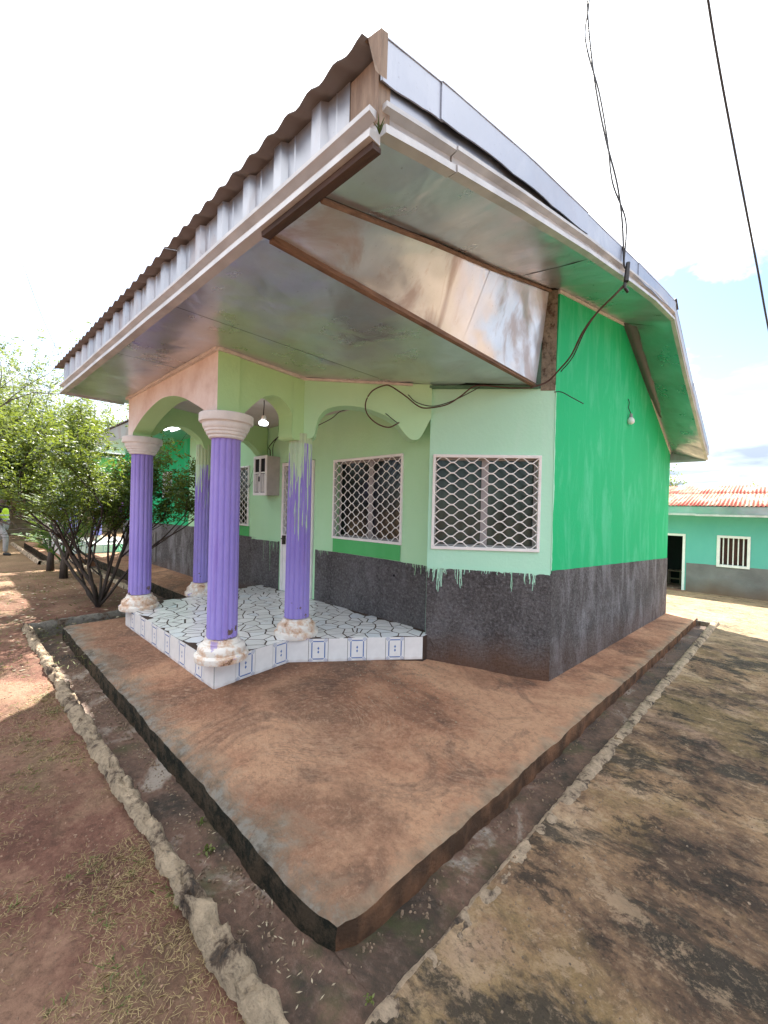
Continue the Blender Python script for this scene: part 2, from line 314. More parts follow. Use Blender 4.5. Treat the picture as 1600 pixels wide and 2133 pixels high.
def mk_yard():
    n = NT('yard_concrete'); o = n.xyz()
    v = n.map((1, 1, 1), rot=(0, 0, 0.6))
    f = n.noise(1.1, 10, 0.72, v, 0.25)
    c = n.ramp(f, (0.38, (0.065, 0.040, 0.028)), (0.46, (0.20, 0.118, 0.070)), (0.53, (0.36, 0.22, 0.12)), (0.61, (0.58, 0.41, 0.26)))
    y_ = n.step(n.noise(1.1, 8, 0.68, n.map(loc=(7, 1, 0)), 0.2), 0.50, 0.60); c = n.mix(n.math('MULTIPLY', y_, 0.55), c, (0.30, 0.21, 0.085))
    p_ = n.step(n.noise(1.5, 8, 0.68, n.map(loc=(1, 9, 0)), 0.2), 0.55, 0.68); c = n.mix(n.math('MULTIPLY', p_, 0.6), c, (0.50, 0.33, 0.24))
    # algae in elongated dark patches
    a = n.noise(1.0, 9, 0.70, n.map((0.9, 1.3, 1), (3, 3, 0), (0, 0, -0.35)), 0.35)
    bias = n.math('MULTIPLY', n.step(o[0], -0.6, 0.3), 0.035)
    bias = n.math('SUBTRACT', bias, n.math('MULTIPLY', n.step(o[1], 8.2, 10.5), 0.10))
    k = n.step(n.math('ADD', a, bias), 0.525, 0.575)
    c = n.mix(n.math('MULTIPLY', k, 0.9), c, n.mix(n.noise(6, 5), (0.014, 0.013, 0.011), (0.075, 0.062, 0.045)))
    # bare sandy surface towards the far yard
    fs = n.step(n.math('ADD', o[1], n.math('MULTIPLY', n.noise(0.7, 5), 3.0)), 9.0, 11.5)
    c = n.mix(n.math('MULTIPLY', fs, 0.7), c, n.mix(n.step(n.noise(1.3, 6, 0.65, n.map((0.5, 1.6, 1))), 0.45, 0.6), (0.42, 0.30, 0.17), (0.24, 0.19, 0.12)))
    fine = n.noise(24, 9, 0.82); c = n.mix(n.math('MULTIPLY', n.step(fine, 0.51, 0.60), 0.5), c, (0.085, 0.062, 0.046)); c = n.mix(n.math('MULTIPLY', n.step(fine, 0.47, 0.41), 0.35), c, (0.46, 0.33, 0.21))
    ln = n.noise(18, 7, 0.75, n.map((0.6, 1.6, 1), rot=(0, 0, -0.7)), 0.4); c = n.mix(n.math('MULTIPLY', n.step(ln, 0.52, 0.66), 0.35), c, (0.09, 0.07, 0.05))
    pt = n.noise(4.0, 10, 0.78, n.map((1, 1.25, 1), (3, 6, 1), (0, 0, 0.4)), 0.2)
    c = n.mix(n.math('MULTIPLY', n.step(pt, 0.55, 0.60), 0.60), c, (0.50, 0.35, 0.22)); c = n.mix(n.math('MULTIPLY', n.step(pt, 0.46, 0.40), 0.8), c, (0.035, 0.027, 0.021))
    h = n.math('ADD', n.math('MULTIPLY', n.noise(5, 6, 0.65), 2.0), n.noise(32, 7, 0.75)); h = n.math('ADD', h, n.math('MULTIPLY', k, -0.5))
    h = n.math('ADD', h, n.math('MULTIPLY', pt, 0.8))
    return n.done(c, 0.85, n.bump(h, 0.9, 0.04), 0, 0.3)
YARD = mk_yard()
def mk_earth():
    n = NT('red_earth')
    f = n.noise(1.3, 9, 0.7)
    c = n.ramp(f, (0.38, (0.090, 0.044, 0.032)), (0.5, (0.165, 0.080, 0.056)), (0.62, (0.26, 0.15, 0.10)))
    d = n.step(n.noise(2.1, 7, 0.65, n.map(loc=(2, 5, 0))), 0.5, 0.68); c = n.mix(n.math('MULTIPLY', d, 0.55), c, (0.155, 0.12, 0.07))
    o = n.xyz(); far = n.step(o[0], -7.5, -16); c = n.mix(n.math('MULTIPLY', far, 0.6), c, (0.30, 0.21, 0.11))
    fi = n.noise(30, 9, 0.82); c = n.mix(n.math('MULTIPLY', n.step(fi, 0.51, 0.60), 0.5), c, (0.075, 0.042, 0.030)); c = n.mix(n.math('MULTIPLY', n.step(fi, 0.47, 0.40), 0.3), c, (0.36, 0.22, 0.15))
    h = n.math('ADD', n.noise(14, 7, 0.7), n.math('MULTIPLY', fi, 0.6))
    return n.done(c, 0.95, n.bump(h, 0.8, 0.03), 0, 0.2)
EARTH = mk_earth()

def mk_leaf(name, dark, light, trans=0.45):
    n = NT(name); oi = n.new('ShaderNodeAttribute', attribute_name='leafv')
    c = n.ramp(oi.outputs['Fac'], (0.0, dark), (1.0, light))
    n.done(c, 0.55, None, 0, 0.35)
    tr = n.new('ShaderNodeBsdfTranslucent'); n.put(tr.inputs[0], n.mix(0.35, c, (0.45, 0.50, 0.05)))
    ms = n.new('ShaderNodeMixShader'); ms.inputs[0].default_value = trans
    out = n.t.nodes['Material Output']; n.t.links.new(n.b.outputs[0], ms.inputs[1]); n.t.links.new(tr.outputs[0], ms.inputs[2]); n.t.links.new(ms.outputs[0], out.inputs[0])
    return n.m
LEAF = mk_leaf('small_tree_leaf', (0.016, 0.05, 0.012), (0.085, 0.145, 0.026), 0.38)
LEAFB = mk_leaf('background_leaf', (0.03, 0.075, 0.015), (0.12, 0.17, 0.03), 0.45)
LEAFF = mk_leaf('feathery_leaf', (0.05, 0.09, 0.05), (0.10, 0.15, 0.08))
PALM = mk_leaf('palm_leaflet', (0.03, 0.10, 0.02), (0.10, 0.20, 0.06))
GRASS = mk_leaf('green_grass_blade', (0.06, 0.10, 0.025), (0.17, 0.20, 0.06), 0.3)
STRAW = mk_leaf('dry_grass_blade', (0.20, 0.14, 0.065), (0.46, 0.35, 0.18), 0.2)
LITTER = mk_leaf('pale_dry_leaflet', (0.16, 0.11, 0.07), (0.50, 0.44, 0.32), 0.15)
BARK = mk_wood('dark_bark', (0.018, 0.013, 0.010), (0.07, 0.05, 0.038), (4, 4, 1))

# ------------------------------------------------------------------ mesh helpers
def link(name, me, mat, parent=None, smooth=False):
    o = bpy.data.objects.new(name, me); C.objects.link(o)
    if mat is not None and not me.materials: me.materials.append(mat)
    if smooth:
        for p in me.polygons: p.use_smooth = True
    if parent is not None:
        o.parent = parent; o.matrix_parent_inverse = inv(parent)
    return o
def wmat(o):
    m = o.matrix_basis.copy()
    return (wmat(o.parent) @ o.matrix_parent_inverse @ m) if o.parent else m
def inv(p): return wmat(p).inverted()
def mesh(name, vs, fs, mat, parent=None, smooth=False, fix=True):
    me = bpy.data.meshes.new(name); me.from_pydata([tuple(v) for v in vs], [], fs)
    if fix:
        bm = bmesh.new(); bm.from_mesh(me); bmesh.ops.recalc_face_normals(bm, faces=bm.faces); bm.to_mesh(me); bm.free()
    me.update()
    return link(name, me, mat, parent, smooth)
def thing(name, label, cat, loc, group=None):
    o = bpy.data.objects.new(name, None); C.objects.link(o); o.location = loc; o.empty_display_size = 0.2
    o['label'] = label; o['category'] = cat
    if group: o['group'] = group
    return o
def tag(o, label, cat, group=None):
    o['label'] = label; o['category'] = cat
    if group: o['group'] = group
    return o
def struct(o): o['kind'] = 'structure'; return o
def stuff(o, label, cat): o['kind'] = 'stuff'; o['label'] = label; o['category'] = cat; return o

class MB:
    def __init__(s): s.v = []; s.f = []
    def add(s, vs, fs):
        k = len(s.v); s.v += [tuple(v) for v in vs]; s.f += [tuple(i+k for i in f) for f in fs]; return s
    def obox(s, o, a, b, c):
        o, a, b, c = map(Vector, (o, a, b, c))
        vs = [o, o+a, o+a+b, o+b, o+c, o+a+c, o+a+b+c, o+b+c]
        return s.add(vs, [(0, 3, 2, 1), (4, 5, 6, 7), (0, 1, 5, 4), (1, 2, 6, 5), (2, 3, 7, 6), (3, 0, 4, 7)])
    def box(s, x0, x1, y0, y1, z0, z1): return s.obox((x0, y0, z0), (x1-x0, 0, 0), (0, y1-y0, 0), (0, 0, z1-z0))
    def prism(s, poly, vec):
        n = len(poly); vec = Vector(vec); p = [Vector(q) for q in poly]
        return s.add(p+[q+vec for q in p], [tuple(range(n)), tuple(range(2*n-1, n-1, -1))]+[(i, (i+1) % n, n+(i+1) % n, n+i) for i in range(n)])
    def lathe(s, prof, c=(0, 0, 0), seg=32, rf=None):
        c = Vector(c); k = len(s.v); n = len(prof)
        for (r, z) in prof:
            for i in range(seg):
                a = 2*math.pi*i/seg; rr = r*(rf(a, z) if rf else 1)
                s.v.append((c.x+rr*math.cos(a), c.y+rr*math.sin(a), c.z+z))
        for j in range(n-1):
            for i in range(seg):
                s.f.append((k+j*seg+i, k+j*seg+(i+1) % seg, k+(j+1)*seg+(i+1) % seg, k+(j+1)*seg+i))
        s.f.append(tuple(k+i for i in range(seg-1, -1, -1))); s.f.append(tuple(k+(n-1)*seg+i for i in range(seg)))
        return s
    def tube(s, pts, r, seg=6):
        pts = [Vector(p) for p in pts]; k = len(s.v); n = len(pts)
        rs = r if isinstance(r, (list, tuple)) else [r]*n
        up = Vector((0.13, 0.21, 0.97)).normalized()
        for i, p in enumerate(pts):
            d = (pts[min(i+1, n-1)]-pts[max(i-1, 0)]).normalized()
            if abs(d.dot(up)) > 0.98: a = d.cross(Vector((1, 0, 0))).normalized()
            else: a = d.cross(up).normalized()
            b = d.cross(a)
            for j in range(seg):
                t = 2*math.pi*j/seg; s.v.append(tuple(p+rs[i]*(math.cos(t)*a+math.sin(t)*b)))
        for i in range(n-1):
            for j in range(seg):
                s.f.append((k+i*seg+j, k+i*seg+(j+1) % seg, k+(i+1)*seg+(j+1) % seg, k+(i+1)*seg+j))
        s.f.append(tuple(k+j for j in range(seg-1, -1, -1))); s.f.append(tuple(k+(n-1)*seg+j for j in range(seg)))
        return s
    def sweep(s, prof, path):
        """prof: closed list of offset vectors, path: points"""
        k = len(s.v); m = len(prof); n = len(path)
        for p in path:
            for q in prof: s.v.append(tuple(Vector(p)+Vector(q)))
        for i in range(n-1):
            for j in range(m):
                s.f.append((k+i*m+j, k+i*m+(j+1) % m, k+(i+1)*m+(j+1) % m, k+(i+1)*m+j))
        s.f.append(tuple(k+j for j in range(m-1, -1, -1))); s.f.append(tuple(k+(n-1)*m+j for j in range(m)))
        return s
    def build(s, name, mat, parent=None, smooth=False, fix=True): return mesh(name, s.v, s.f, mat, parent, smooth, fix)

def smooth_angle(o, ang=35):
    for p in o.data.polygons: p.use_smooth = True
    try: o.data.set_sharp_from_angle(angle=R(ang))
    except Exception: pass
    return o
def bevel(o, w=0.004, seg=2):
    m = o.modifiers.new('bevel', 'BEVEL'); m.width = w; m.segments = seg; m.limit_method = 'ANGLE'; m.angle_limit = R(40); return o
def catmull(pts, n=8):
    pts = [Vector(p) for p in pts]; out = []
    P = [pts[0]*2-pts[1]]+pts+[pts[-1]*2-pts[-2]]
    for i in range(1, len(P)-2):
        for k in range(n):
            t = k/n; a, b, c, d = P[i-1], P[i], P[i+1], P[i+2]
            out.append(0.5*((2*b)+(c-a)*t+(2*a-5*b+4*c-d)*t*t+(3*b-a-3*c+d)*t**3))
    out.append(pts[-1]); return out
def interp(x, tab):
    if x <= tab[0][0]: return tab[0][1]
    for (a, va), (b, vb) in zip(tab, tab[1:]):
        if x <= b: return va+(vb-va)*(x-a)/(b-a)
    return tab[-1][1]
def fn(x, y, z=0.0, s=1.0, oct_=4):
    return mnoise.fractal(Vector((x*s, y*s, z*s)), 0.9, 2.0, oct_)
def sst(x): x = max(0.0, min(1.0, x)); return x*x*(3-2*x)

# ------------------------------------------------------------------ ground heights
def z_yard(y): return -0.045-0.055*(min(max(y, 1.0), 19.0)-1.0)
def z_slab(x, y): return -0.055*max(0, y-1.0)*sst((x+3.1)/1.4)
def z_ground(x, y):
    t = max(sst((x+0.98)/0.1), sst((y-8.5)/2.5)) if x > -22 else 0
    z = -0.055*(1-t)+t*(z_yard(y)-0.22)
    if x < -8: z += 0.0
    r = math.hypot(x, y)
    if r > 60: z -= 0.0
    return z
# earth ground sheet with the house block sunk out of the way
E_ = 0.004
def lines(*a):
    s = set()
    for lo, hi, st in a:
        n = max(1, round((hi-lo)/st))
        for i in range(n+1): s.add(round(lo+(hi-lo)*i/n, 4))
    return sorted(s)
gx = lines((-600, -100, 125), (-100, -32, 17), (-32, -14, 1.0), (-14, -7.0, 0.25), (-7.0, -5, 0.08), (-5, -0.82, 0.045), (-0.82, 3, 0.4), (3, 30, 3), (30, 600, 114))
gx = sorted(set(gx) | {-22.0, -22.2, -1.0, -0.94, -0.90, -7.0-E_, -14.0, -14.0-E_, -0.86, -0.86+E_, -21.5, -21.5-E_})
gy = lines((-600, -20, 116), (-20, -2, 2), (-2, -0.4, 0.2), (-0.4, 0.68, 0.045), (0.68, 3, 0.1), (3, 12, 0.6), (12, 30, 2), (30, 600, 114))
gy = sorted(set(gy) | {0.68+E_, 2.38, 2.38+E_, 1.72, 1.72+E_})
def sunk(x, y):
    if -7.0 <= x <= -0.86 and 0.68 < y < 40 and not (y > 11.6): return True
    if -14.0 <= x < -7.0 and y > 2.38 and y < 11.6: return True
    if -21.5 <= x < -14.0 and y > 1.72 and y < 11.6: return True
    return False
vs = []; fs = []
for y in gy:
    for x in gx:
        z = z_ground(x, y)
        if sunk(x, y): z -= 0.55
        elif x < -0.8 and x > -14 and y < 3: z += 0.035*fn(x, y, 0, 1.1)+0.010*fn(x, y, 3, 7)
        vs.append((x, y, z))
nx = len(gx)
for j in range(len(gy)-1):
    for i in range(nx-1): fs.append((j*nx+i, j*nx+i+1, (j+1)*nx+i+1, (j+1)*nx+i))
ground = struct(mesh('ground', vs, fs, EARTH, None, True))

# concrete yard on the right, sloping away
yx = lines((-0.90, 1.2, 0.022), (1.2, 2.2, 0.05), (2.2, 6, 0.5), (6, 26, 4)); yy = lines((-3, 0.4, 0.3), (0.4, 4, 0.022), (4, 6, 0.06), (6, 17.2, 0.25), (17.2, 34, 3))
vs = []; fs = []
def yz(x, y): return z_yard(y)+0.012*fn(x, y, 5, 1.2)+0.008*fn(x, y, 9, 6)+0.005*fn(x, y, 4, 17)-0.02*max(0, min(x, 4))*min(1, max(0, (y-6)/6))
for y in yy:
    for x in yx: vs.append((x, y, yz(x, y)))
nx = len(yx)
for j in range(len(yy)-1):
    for i in range(nx-1): fs.append((j*nx+i, j*nx+i+1, (j+1)*nx+i+1, (j+1)*nx+i))
struct(mesh('yard', vs, fs, YARD, None, True))
# yard continues behind the house, in front of the outbuilding
vs = []; fs = []
bx = lines((-14, -0.90, 0.5)); by = lines((10.93, 17.4, 0.4))
for y in by:
    for x in bx: vs.append((x, y, yz(max(x, -0.9), y)-0.0))
nx = len(bx)
for j in range(len(by)-1):
    for i in range(nx-1): fs.append((j*nx+i, j*nx+i+1, (j+1)*nx+i+1, (j+1)*nx+i))
struct(mesh('back_yard', vs, fs, YARD, None, True))

# apron slab round the house: grid with worn rounded rim
def slab(name, x0, x1, y0, y1, zf, rimx=None, rimy=None, bot=-0.35, step=0.06, skip=None):
    xs = lines((x0, x1, step)); ys = lines((y0, y1, step))
    idx = {}; vs = []; fs = []
    def wob(x, y): return 0.012*fn(x, y, 1, 2.2)
    for y in ys:
        for x in xs:
            if skip and skip(x, y): continue
            X, Y = x, y; z = zf(x, y)+0.006*fn(x, y, 2, 2.5)+0.003*fn(x, y, 7, 9)
            if rimx and abs(x-rimx) < 1e-3: X += wob(x, y*1.0)+0.004*fn(x, y, 4, 12); z -= 0.014+0.010*abs(fn(x, y, 8, 5))
            elif rimx and abs(x-rimx) < step*1.1: X += wob(x, y)*0.7; z -= 0.002
            if rimy and abs(y-rimy) < 1e-3: Y += wob(x, y)+0.006*fn(x, y, 4, 12); z -= 0.016+0.012*abs(fn(x, y, 8, 5))
            elif rimy and abs(y-rimy) < step*1.1: Y += wob(x, y)*0.7; z -= 0.002
            if rimx and rimy:
                rr_ = 0.20; ax_, ay_ = X-(rimx-rr_), (rimy+rr_)-Y
                if ax_ > 0 and ay_ > 0:
                    m_ = max(ax_, ay_); q_ = math.hypot(ax_, ay_)
                    if q_ > 1e-6: f_ = m_/q_; f_ = 1-(1-f_)*0.75; X = (rimx-rr_)+ax_*f_; Y = (rimy+rr_)-ay_*f_; z -= 0.02*max(0, m_/rr_-0.6)
            idx[(x, y)] = len(vs); vs.append((X, Y, z))
    for j in range(len(ys)-1):
        for i in range(len(xs)-1):
            q = [(xs[i], ys[j]), (xs[i+1], ys[j]), (xs[i+1], ys[j+1]), (xs[i], ys[j+1])]
            if all(k in idx for k in q): fs.append(tuple(idx[k] for k in q))
    def side(keys):
        prev = None
        for k in keys:
            if k not in idx: prev = None; continue
            t = idx[k]; x, y, z = vs[t]; b = len(vs); vs.append((x+0.016*fn(x, y, 3, 7), y+0.016*fn(x, y, 5, 7), z-0.05)); c = len(vs); vs.append((x, y, bot+z))
            if prev: fs.append((prev[0], t, b, prev[1])); fs.append((prev[1], b, c, prev[2]))
            prev = (t, b, c)
    side([(xs[-1], y) for y in ys]); side([(x, ys[0]) for x in xs]); side([(xs[0], y) for y in ys])
    return mesh(name, vs, fs, SLAB, None, True)
o = slab('apron_slab', -6.58, -1.17, 1.02, 11.1, z_slab, -1.17, 1.02, -0.30, 0.0541, lambda x, y: x < -2.9 and y > 3.9 or (x < -1.85 and y > 4.8))
smooth_angle(struct(o), 50)
o = slab('wing_apron_slab', -14.0, -6.52, 2.88, 3.80, lambda x, y: 0.0, None, 2.88, -0.35, 0.1)
smooth_angle(struct(o), 50)
o = slab('far_apron_slab', -20.9, -14.0, 2.0, 3.9, lambda x, y: 0.0, None, 2.0, -0.35, 0.2); smooth_angle(struct(o), 50)

# drain floors
def floor_strip(name, x0, x1, y0, y1, zf, st=0.07):
    xs = lines((x0, x1, st)); ys = lines((y0, y1, st)); vs = []; fs = []; n = len(xs)
    for y in ys:
        for x in xs: vs.append((x, y, zf(x, y)+0.010*fn(x, y, 6, 2.5)+0.006*fn(x, y, 1, 9)))
    for j in range(len(ys)-1):
        for i in range(n-1): fs.append((j*n+i, j*n+i+1, (j+1)*n+i+1, (j+1)*n+i))
    return struct(mesh(name, vs, fs, DRAIN, None, True))
floor_strip('drain_floor', -6.95, -0.80, 0.60, 1.14, lambda x, y: -0.175+0.03*sst((x+2.2)/1.2))
floor_strip('side_drain_floor', -1.28, -0.86, 1.06, 11.0, lambda x, y: -0.139-0.055*max(0, y-1.0))
floor_strip('cross_drain_floor', -6.98, -6.50, 0.9, 2.95, lambda x, y: -0.182, 0.12)
floor_strip('wing_drain_floor', -14.1, -6.9, 2.36, 2.95, lambda x, y: -0.22, 0.15)
floor_strip('far_drain_floor', -20.8, -13.7, 1.70, 2.1, lambda x, y: -0.22, 0.2)

struct(MB().box(-1.22, -0.86, 10.88, 10.95, -1.0, -0.588).build('drain_end', KERBC, None))
# kerbs
def kerb(name, p0, p1, width, top0, top1, bot, mat, rough=1.0, step=0.03, seed=0, wmul=None, prof=9):
    p0, p1 = Vector((*p0, 0)), Vector((*p1, 0)); d = p1-p0; L = d.length; d.normalize(); nn = Vector((-d.y, d.x, 0))
    n = max(2, int(L/step)); vs = []; fs = []
    for i in range(n+1):
        s = L*i/n; c = p0+d*s; top = top0+(top1-top0)*i/n
        wv = 1+0.22*rough*fn(s, seed, 0, 2.0)+0.10*rough*fn(s, seed, 4, 7)
        for k in range(prof):
            a = -1+2*k/(prof-1); lat = a*width/2*wv
            prf = (1-abs(a)**5)
            h = bot+(top-bot)*(prf if 0 < k < prof-1 else 0)
            q = c+nn*lat
            vd, vp_ = mnoise.voronoi(Vector((q.x*8+0.5*fn(q.x, q.y, 1, 6), q.y*8+0.5*fn(q.x, q.y, 2, 6), seed)))[:2]; ed_ = sst((vd[1]-vd[0])/0.22); hs_ = (math.sin(vp_[0].x*91.7+vp_[0].y*37.3)*43758.5) % 1.0; nz = rough*(0.012*fn(q.x, q.y, seed, 5.5)+(hs_-0.5)*0.040*ed_-0.022*(1-ed_)+0.012*fn(q.x, q.y, seed+3, 18)+0.008*fn(q.x, q.y, seed+5, 45))
            nl = rough*(0.020*fn(s, h*4, seed+9, 5)+0.010*fn(s, a, seed+2, 15))
            vs.append(q+nn*nl+Z*(h+(nz if 0 < k < prof-1 else 0)))
    for i in range(n):
        for k in range(prof-1):
            fs.append((i*prof+k, i*prof+k+1, (i+1)*prof+k+1, (i+1)*prof+k))
    o = mesh(name, vs, fs, mat, None, True); return struct(o)
kerb('drain_kerb', (-7.02, 0.70), (-0.80, 0.715), 0.125, 0.0, 0.0, -0.24, KERBL, 1.15, 0.016, 3, prof=13)
kerb('side_drain_kerb', (-0.885, 0.62), (-0.855, 11.0), 0.180, -0.024, 0.004-0.055*10, -0.75, KERBR, 0.42, 0.02, 8, prof=13)
kerb('cross_drain_kerb', (-6.97, 0.72), (-6.97, 2.45), 0.13, 0.005, 0.03, -0.3, KERBC, 0.35, 0.05, 5)
kerb('wing_drain_kerb', (-6.95, 2.40), (-13.95, 2.40), 0.13, 0.0, 0.0, -0.3, KERBL, 0.9, 0.04, 12)
kerb('far_drain_kerb', (-13.85, 1.66), (-13.85, 2.5), 0.14, 0.04, 0.04, -0.3, KERBR, 0.3, 0.06, 14)
kerb('far_trough_kerb', (-13.8, 1.64), (-20.6, 1.64), 0.14, 0.04, 0.04, -0.3, KERBR, 0.4, 0.08, 15)

# ------------------------------------------------------------------ the house
HC = Vector((-1.72, 4.41, 0)); BEND = Vector((-2.75, 3.60, 0)); WY = 3.72
house = thing('green_house', 'single storey green house with purple columned porch and deep tin roof overhang', 'house', (-5, 6, 0))

def wall(name, A, B, n, z0, z1, ops, thick, mat, parent):
    A, B, n = Vector(A), Vector(B), Vector(n).normalized(); d = B-A; L = d.length; d.normalize()
    ss = sorted({0.0, L} | {s for o in ops for s in o[:2]}); zz = sorted({z0, z1} | {z for o in ops for z in o[2:4]})
    m = MB(); P = lambda s, z, t: A+d*s+Z*(z-A.z)-n*t
    def hole(s, z): return any(o[0] < s < o[1] and o[2] < z < o[3] for o in ops)
    for i in range(len(ss)-1):
        for j in range(len(zz)-1):
            if hole((ss[i]+ss[i+1])/2, (zz[j]+zz[j+1])/2): continue
            a, b, c, e = ss[i], ss[i+1], zz[j], zz[j+1]
            m.add([P(a, c, 0), P(b, c, 0), P(b, e, 0), P(a, e, 0)], [(0, 1, 2, 3)])
            m.add([P(a, c, thick), P(b, c, thick), P(b, e, thick), P(a, e, thick)], [(3, 2, 1, 0)])
    for (a, b, c, e) in list(o[:4] for o in ops)+[(0, L, z0, z1)]:
        q = [(a, c), (b, c), (b, e), (a, e)]
        for k in range(4):
            (s1, w1), (s2, w2) = q[k], q[(k+1) % 4]
            m.add([P(s1, w1, 0), P(s2, w2, 0), P(s2, w2, thick), P(s1, w1, thick)], [(0, 1, 2, 3)])
    return m.build(name, mat, parent, fix=False)

# porch wall runs along -x from BEND.x to -9.6 ; s measured from x=-2.75 leftwards
X0 = -2.75
def sx(x): return X0-x
OPS = [(sx(-3.235), sx(-4.50), 1.19, 2.255), (sx(-4.955), sx(-5.80), 0.25, 2.31), (sx(-6.89), sx(-7.75), 1.25, 2.31)]
wall('porch_wall', (X0, WY, 0), (-9.6, WY, 0), (0, -1, 0), -0.1, 3.25, OPS, 0.16, MINT, house)
wall('wing_wall', (-9.6, WY, 0), (-14.6, WY, 0), (0, -1, 0), -0.1, 3.3, [(1.04, 1.60, 1.76, 2.38)], 0.16, GREEN, house)
cd = (HC-BEND); CL = cd.length; cdn = cd.normalized(); cn = Vector((cdn.y, -cdn.x, 0))
W1 = (0.05, 1.17, 1.195, 2.195)
wall('chamfer_wall', BEND, HC, cn, -0.35, 2.96, [W1], 0.16, MINT2, house)
g = MB().prism([(-1.72, 4.41, -0.35), (-1.72, 10.9, -0.9), (-1.72, 10.95, 3.0), (-1.72, 7.03, 4.50), (-1.72, 4.46, 3.98), (-1.72, 4.41, 2.95)], (-0.18, 0, 0))
gw = g.build('gable_wall', GREEN, house)
MB().box(-14.6, -1.9, 10.74, 10.9, -0.8, 3.1).build('back_wall', GREEN, house)
MB().box(-14.6, -14.44, 3.74, 10.7, -0.2, 3.1).build('side_wall', GREEN, house)

# dado panels (roughcast, a few mm proud)
def panel(name, A, B, n, z0a, z0b, z1a, z1b, proud, mat, parent, wave=0.004, step=0.04):
    A, B, n = Vector(A), Vector(B), Vector(n).normalized(); d = B-A; L = d.length; d.normalize(); k = max(2, int(L/step)); vs = []; fs = []
    for i in range(k+1):
        t = i/k; p = A+d*L*t; zt = z1a+(z1b-z1a)*t+wave*fn(L*t, z1a, 3, 3.0); zb = z0a+(z0b-z0a)*t
        vs += [p+n*proud+Z*zb, p+n*proud+Z*zt, p-n*0.002+Z*zt]
    for i in range(k):
        a = i*3; fs += [(a, a+3, a+4, a+1), (a+1, a+4, a+5, a+2)]
    return mesh(name, vs, fs, mat, parent)
NY = Vector((0, -1, 0))
panel('dado', (X0, WY, 0), (-4.90, WY, 0), NY, -0.1, -0.1, 0.975, 0.99, 0.007, DADO, house)
panel('dado', (-5.86, WY, 0), (-9.1, WY, 0), NY, -0.1, -0.1, 1.03, 1.10, 0.007, DADO, house)
panel('dado', (-9.1, WY, 0), (-14.62, WY, 0), NY, -0.1, -0.1, 1.115, 1.08, 0.007, DADOG, house)
panel('dado', BEND, HC+cdn*0.009, cn, -0.35, -0.35, 0.985, 0.955, 0.008, DADO, house)
panel('dado', HC-Vector((0, 0.004, 0)), (-1.72, 10.91, 0), (1, 0, 0), -0.3, -0.85, 0.985, 0.675, 0.010, DADOG, house)

MB().lathe([(0.016, 0), (0.012, 0.004)], (0, 0, 0), 10).build('wall_hole', DARK, house).matrix_basis = Matrix.Translation((-3.33, WY-0.009, 0.80)) @ Matrix.Rotation(R(90), 4, 'X')
# lower edge of the mint paint with runs over the roughcast
def drips(name, A, B, n, z0f, clusters, proud, mat, parent, seed=1, edge=0.03):
    rd = random.Random(seed); A, B, n = Vector(A), Vector(B), Vector(n).normalized(); d = B-A; L = d.length; d.normalize(); m = MB()
    k = int(L/0.012)
    for i in range(k):
        s0, s1 = L*i/k, L*(i+1)/k
        f = lambda s: z0f(s)-edge*(0.25+max(0, fn(s, seed, 0, 4)+0.4*fn(s, seed, 5, 22)))
        q = [A+d*s0+n*proud+Z*f(s0), A+d*s1+n*proud+Z*f(s1), A+d*s1+n*proud+Z*(z0f(s1)+0.012), A+d*s0+n*proud+Z*(z0f(s0)+0.012)]
        m.add(q, [(0, 1, 2, 3)])
    for (a, b, cnt, lmax) in clusters:
        for _ in range(cnt):
            s = rd.uniform(a, b); ln = lmax*rd.random()**1.6+0.02; w_ = rd.uniform(0.0025, 0.005); z = z0f(s)-0.005; ph = rd.random()*9; seg = 6
            pts = []
            for j in range(seg+1):
                t = j/seg; ww = w_*(1-0.35*t)*(1.25 if j == seg-1 else 1); ss = s+0.006*math.sin(ph+t*5)*t
                pts.append((ss-ww, ss+ww, z-ln*t))
            for (l0, r0, za), (l1, r1, zb) in zip(pts, pts[1:]):
                m.add([A+d*l1+n*(proud+0.001)+Z*zb, A+d*r1+n*(proud+0.001)+Z*zb, A+d*r0+n*(proud+0.001)+Z*za, A+d*l0+n*(proud+0.001)+Z*za], [(0, 1, 2, 3)])
    return m.build(name, mat, parent, fix=False)
drips('paint_drips', BEND, HC-cdn*0.01, cn, lambda s: 0.985-0.03*s/CL, [(0.0, 0.40, 26, 0.20), (0.82, 1.16, 20, 0.19), (0.4, 0.8, 7, 0.05), (0.05, 0.2, 7, 0.28)], 0.010, MINT2, house, 4, 0.035)
drips('paint_drips', (X0, WY, 0), (-3.22, WY, 0), NY, lambda s: 0.98, [(0.0, 0.4, 14, 0.12)], 0.010, MINT, house, 7, 0.02)
drips('paint_drips', (-4.5, WY, 0), (-4.9, WY, 0), NY, lambda s: 0.99, [(0.1, 0.38, 8, 0.10)], 0.010, MINT, house, 9, 0.02)
drips('paint_drips', (-5.9, WY, 0), (-6.75, WY, 0), NY, lambda s: 1.035, [(0.0, 0.25, 16, 0.22), (0.2, 0.45, 8, 0.5)], 0.010, MINT, house, 11, 0.05)
panel('paint_patch', (-3.24, WY, 0), (-4.50, WY, 0), NY, 0.985, 0.99, 1.175, 1.175, 0.009, m_paint('green_patch_paint', (0.09, 0.46, 0.14), (0.14, 0.52, 0.20)), house, 0.003)
panel('paint_patch', (-6.85, WY, 0), (-7.8, WY, 0), NY, 1.05, 1.06, 1.235, 1.235, 0.009, bpy.data.materials['green_patch_paint'], house, 0.003)

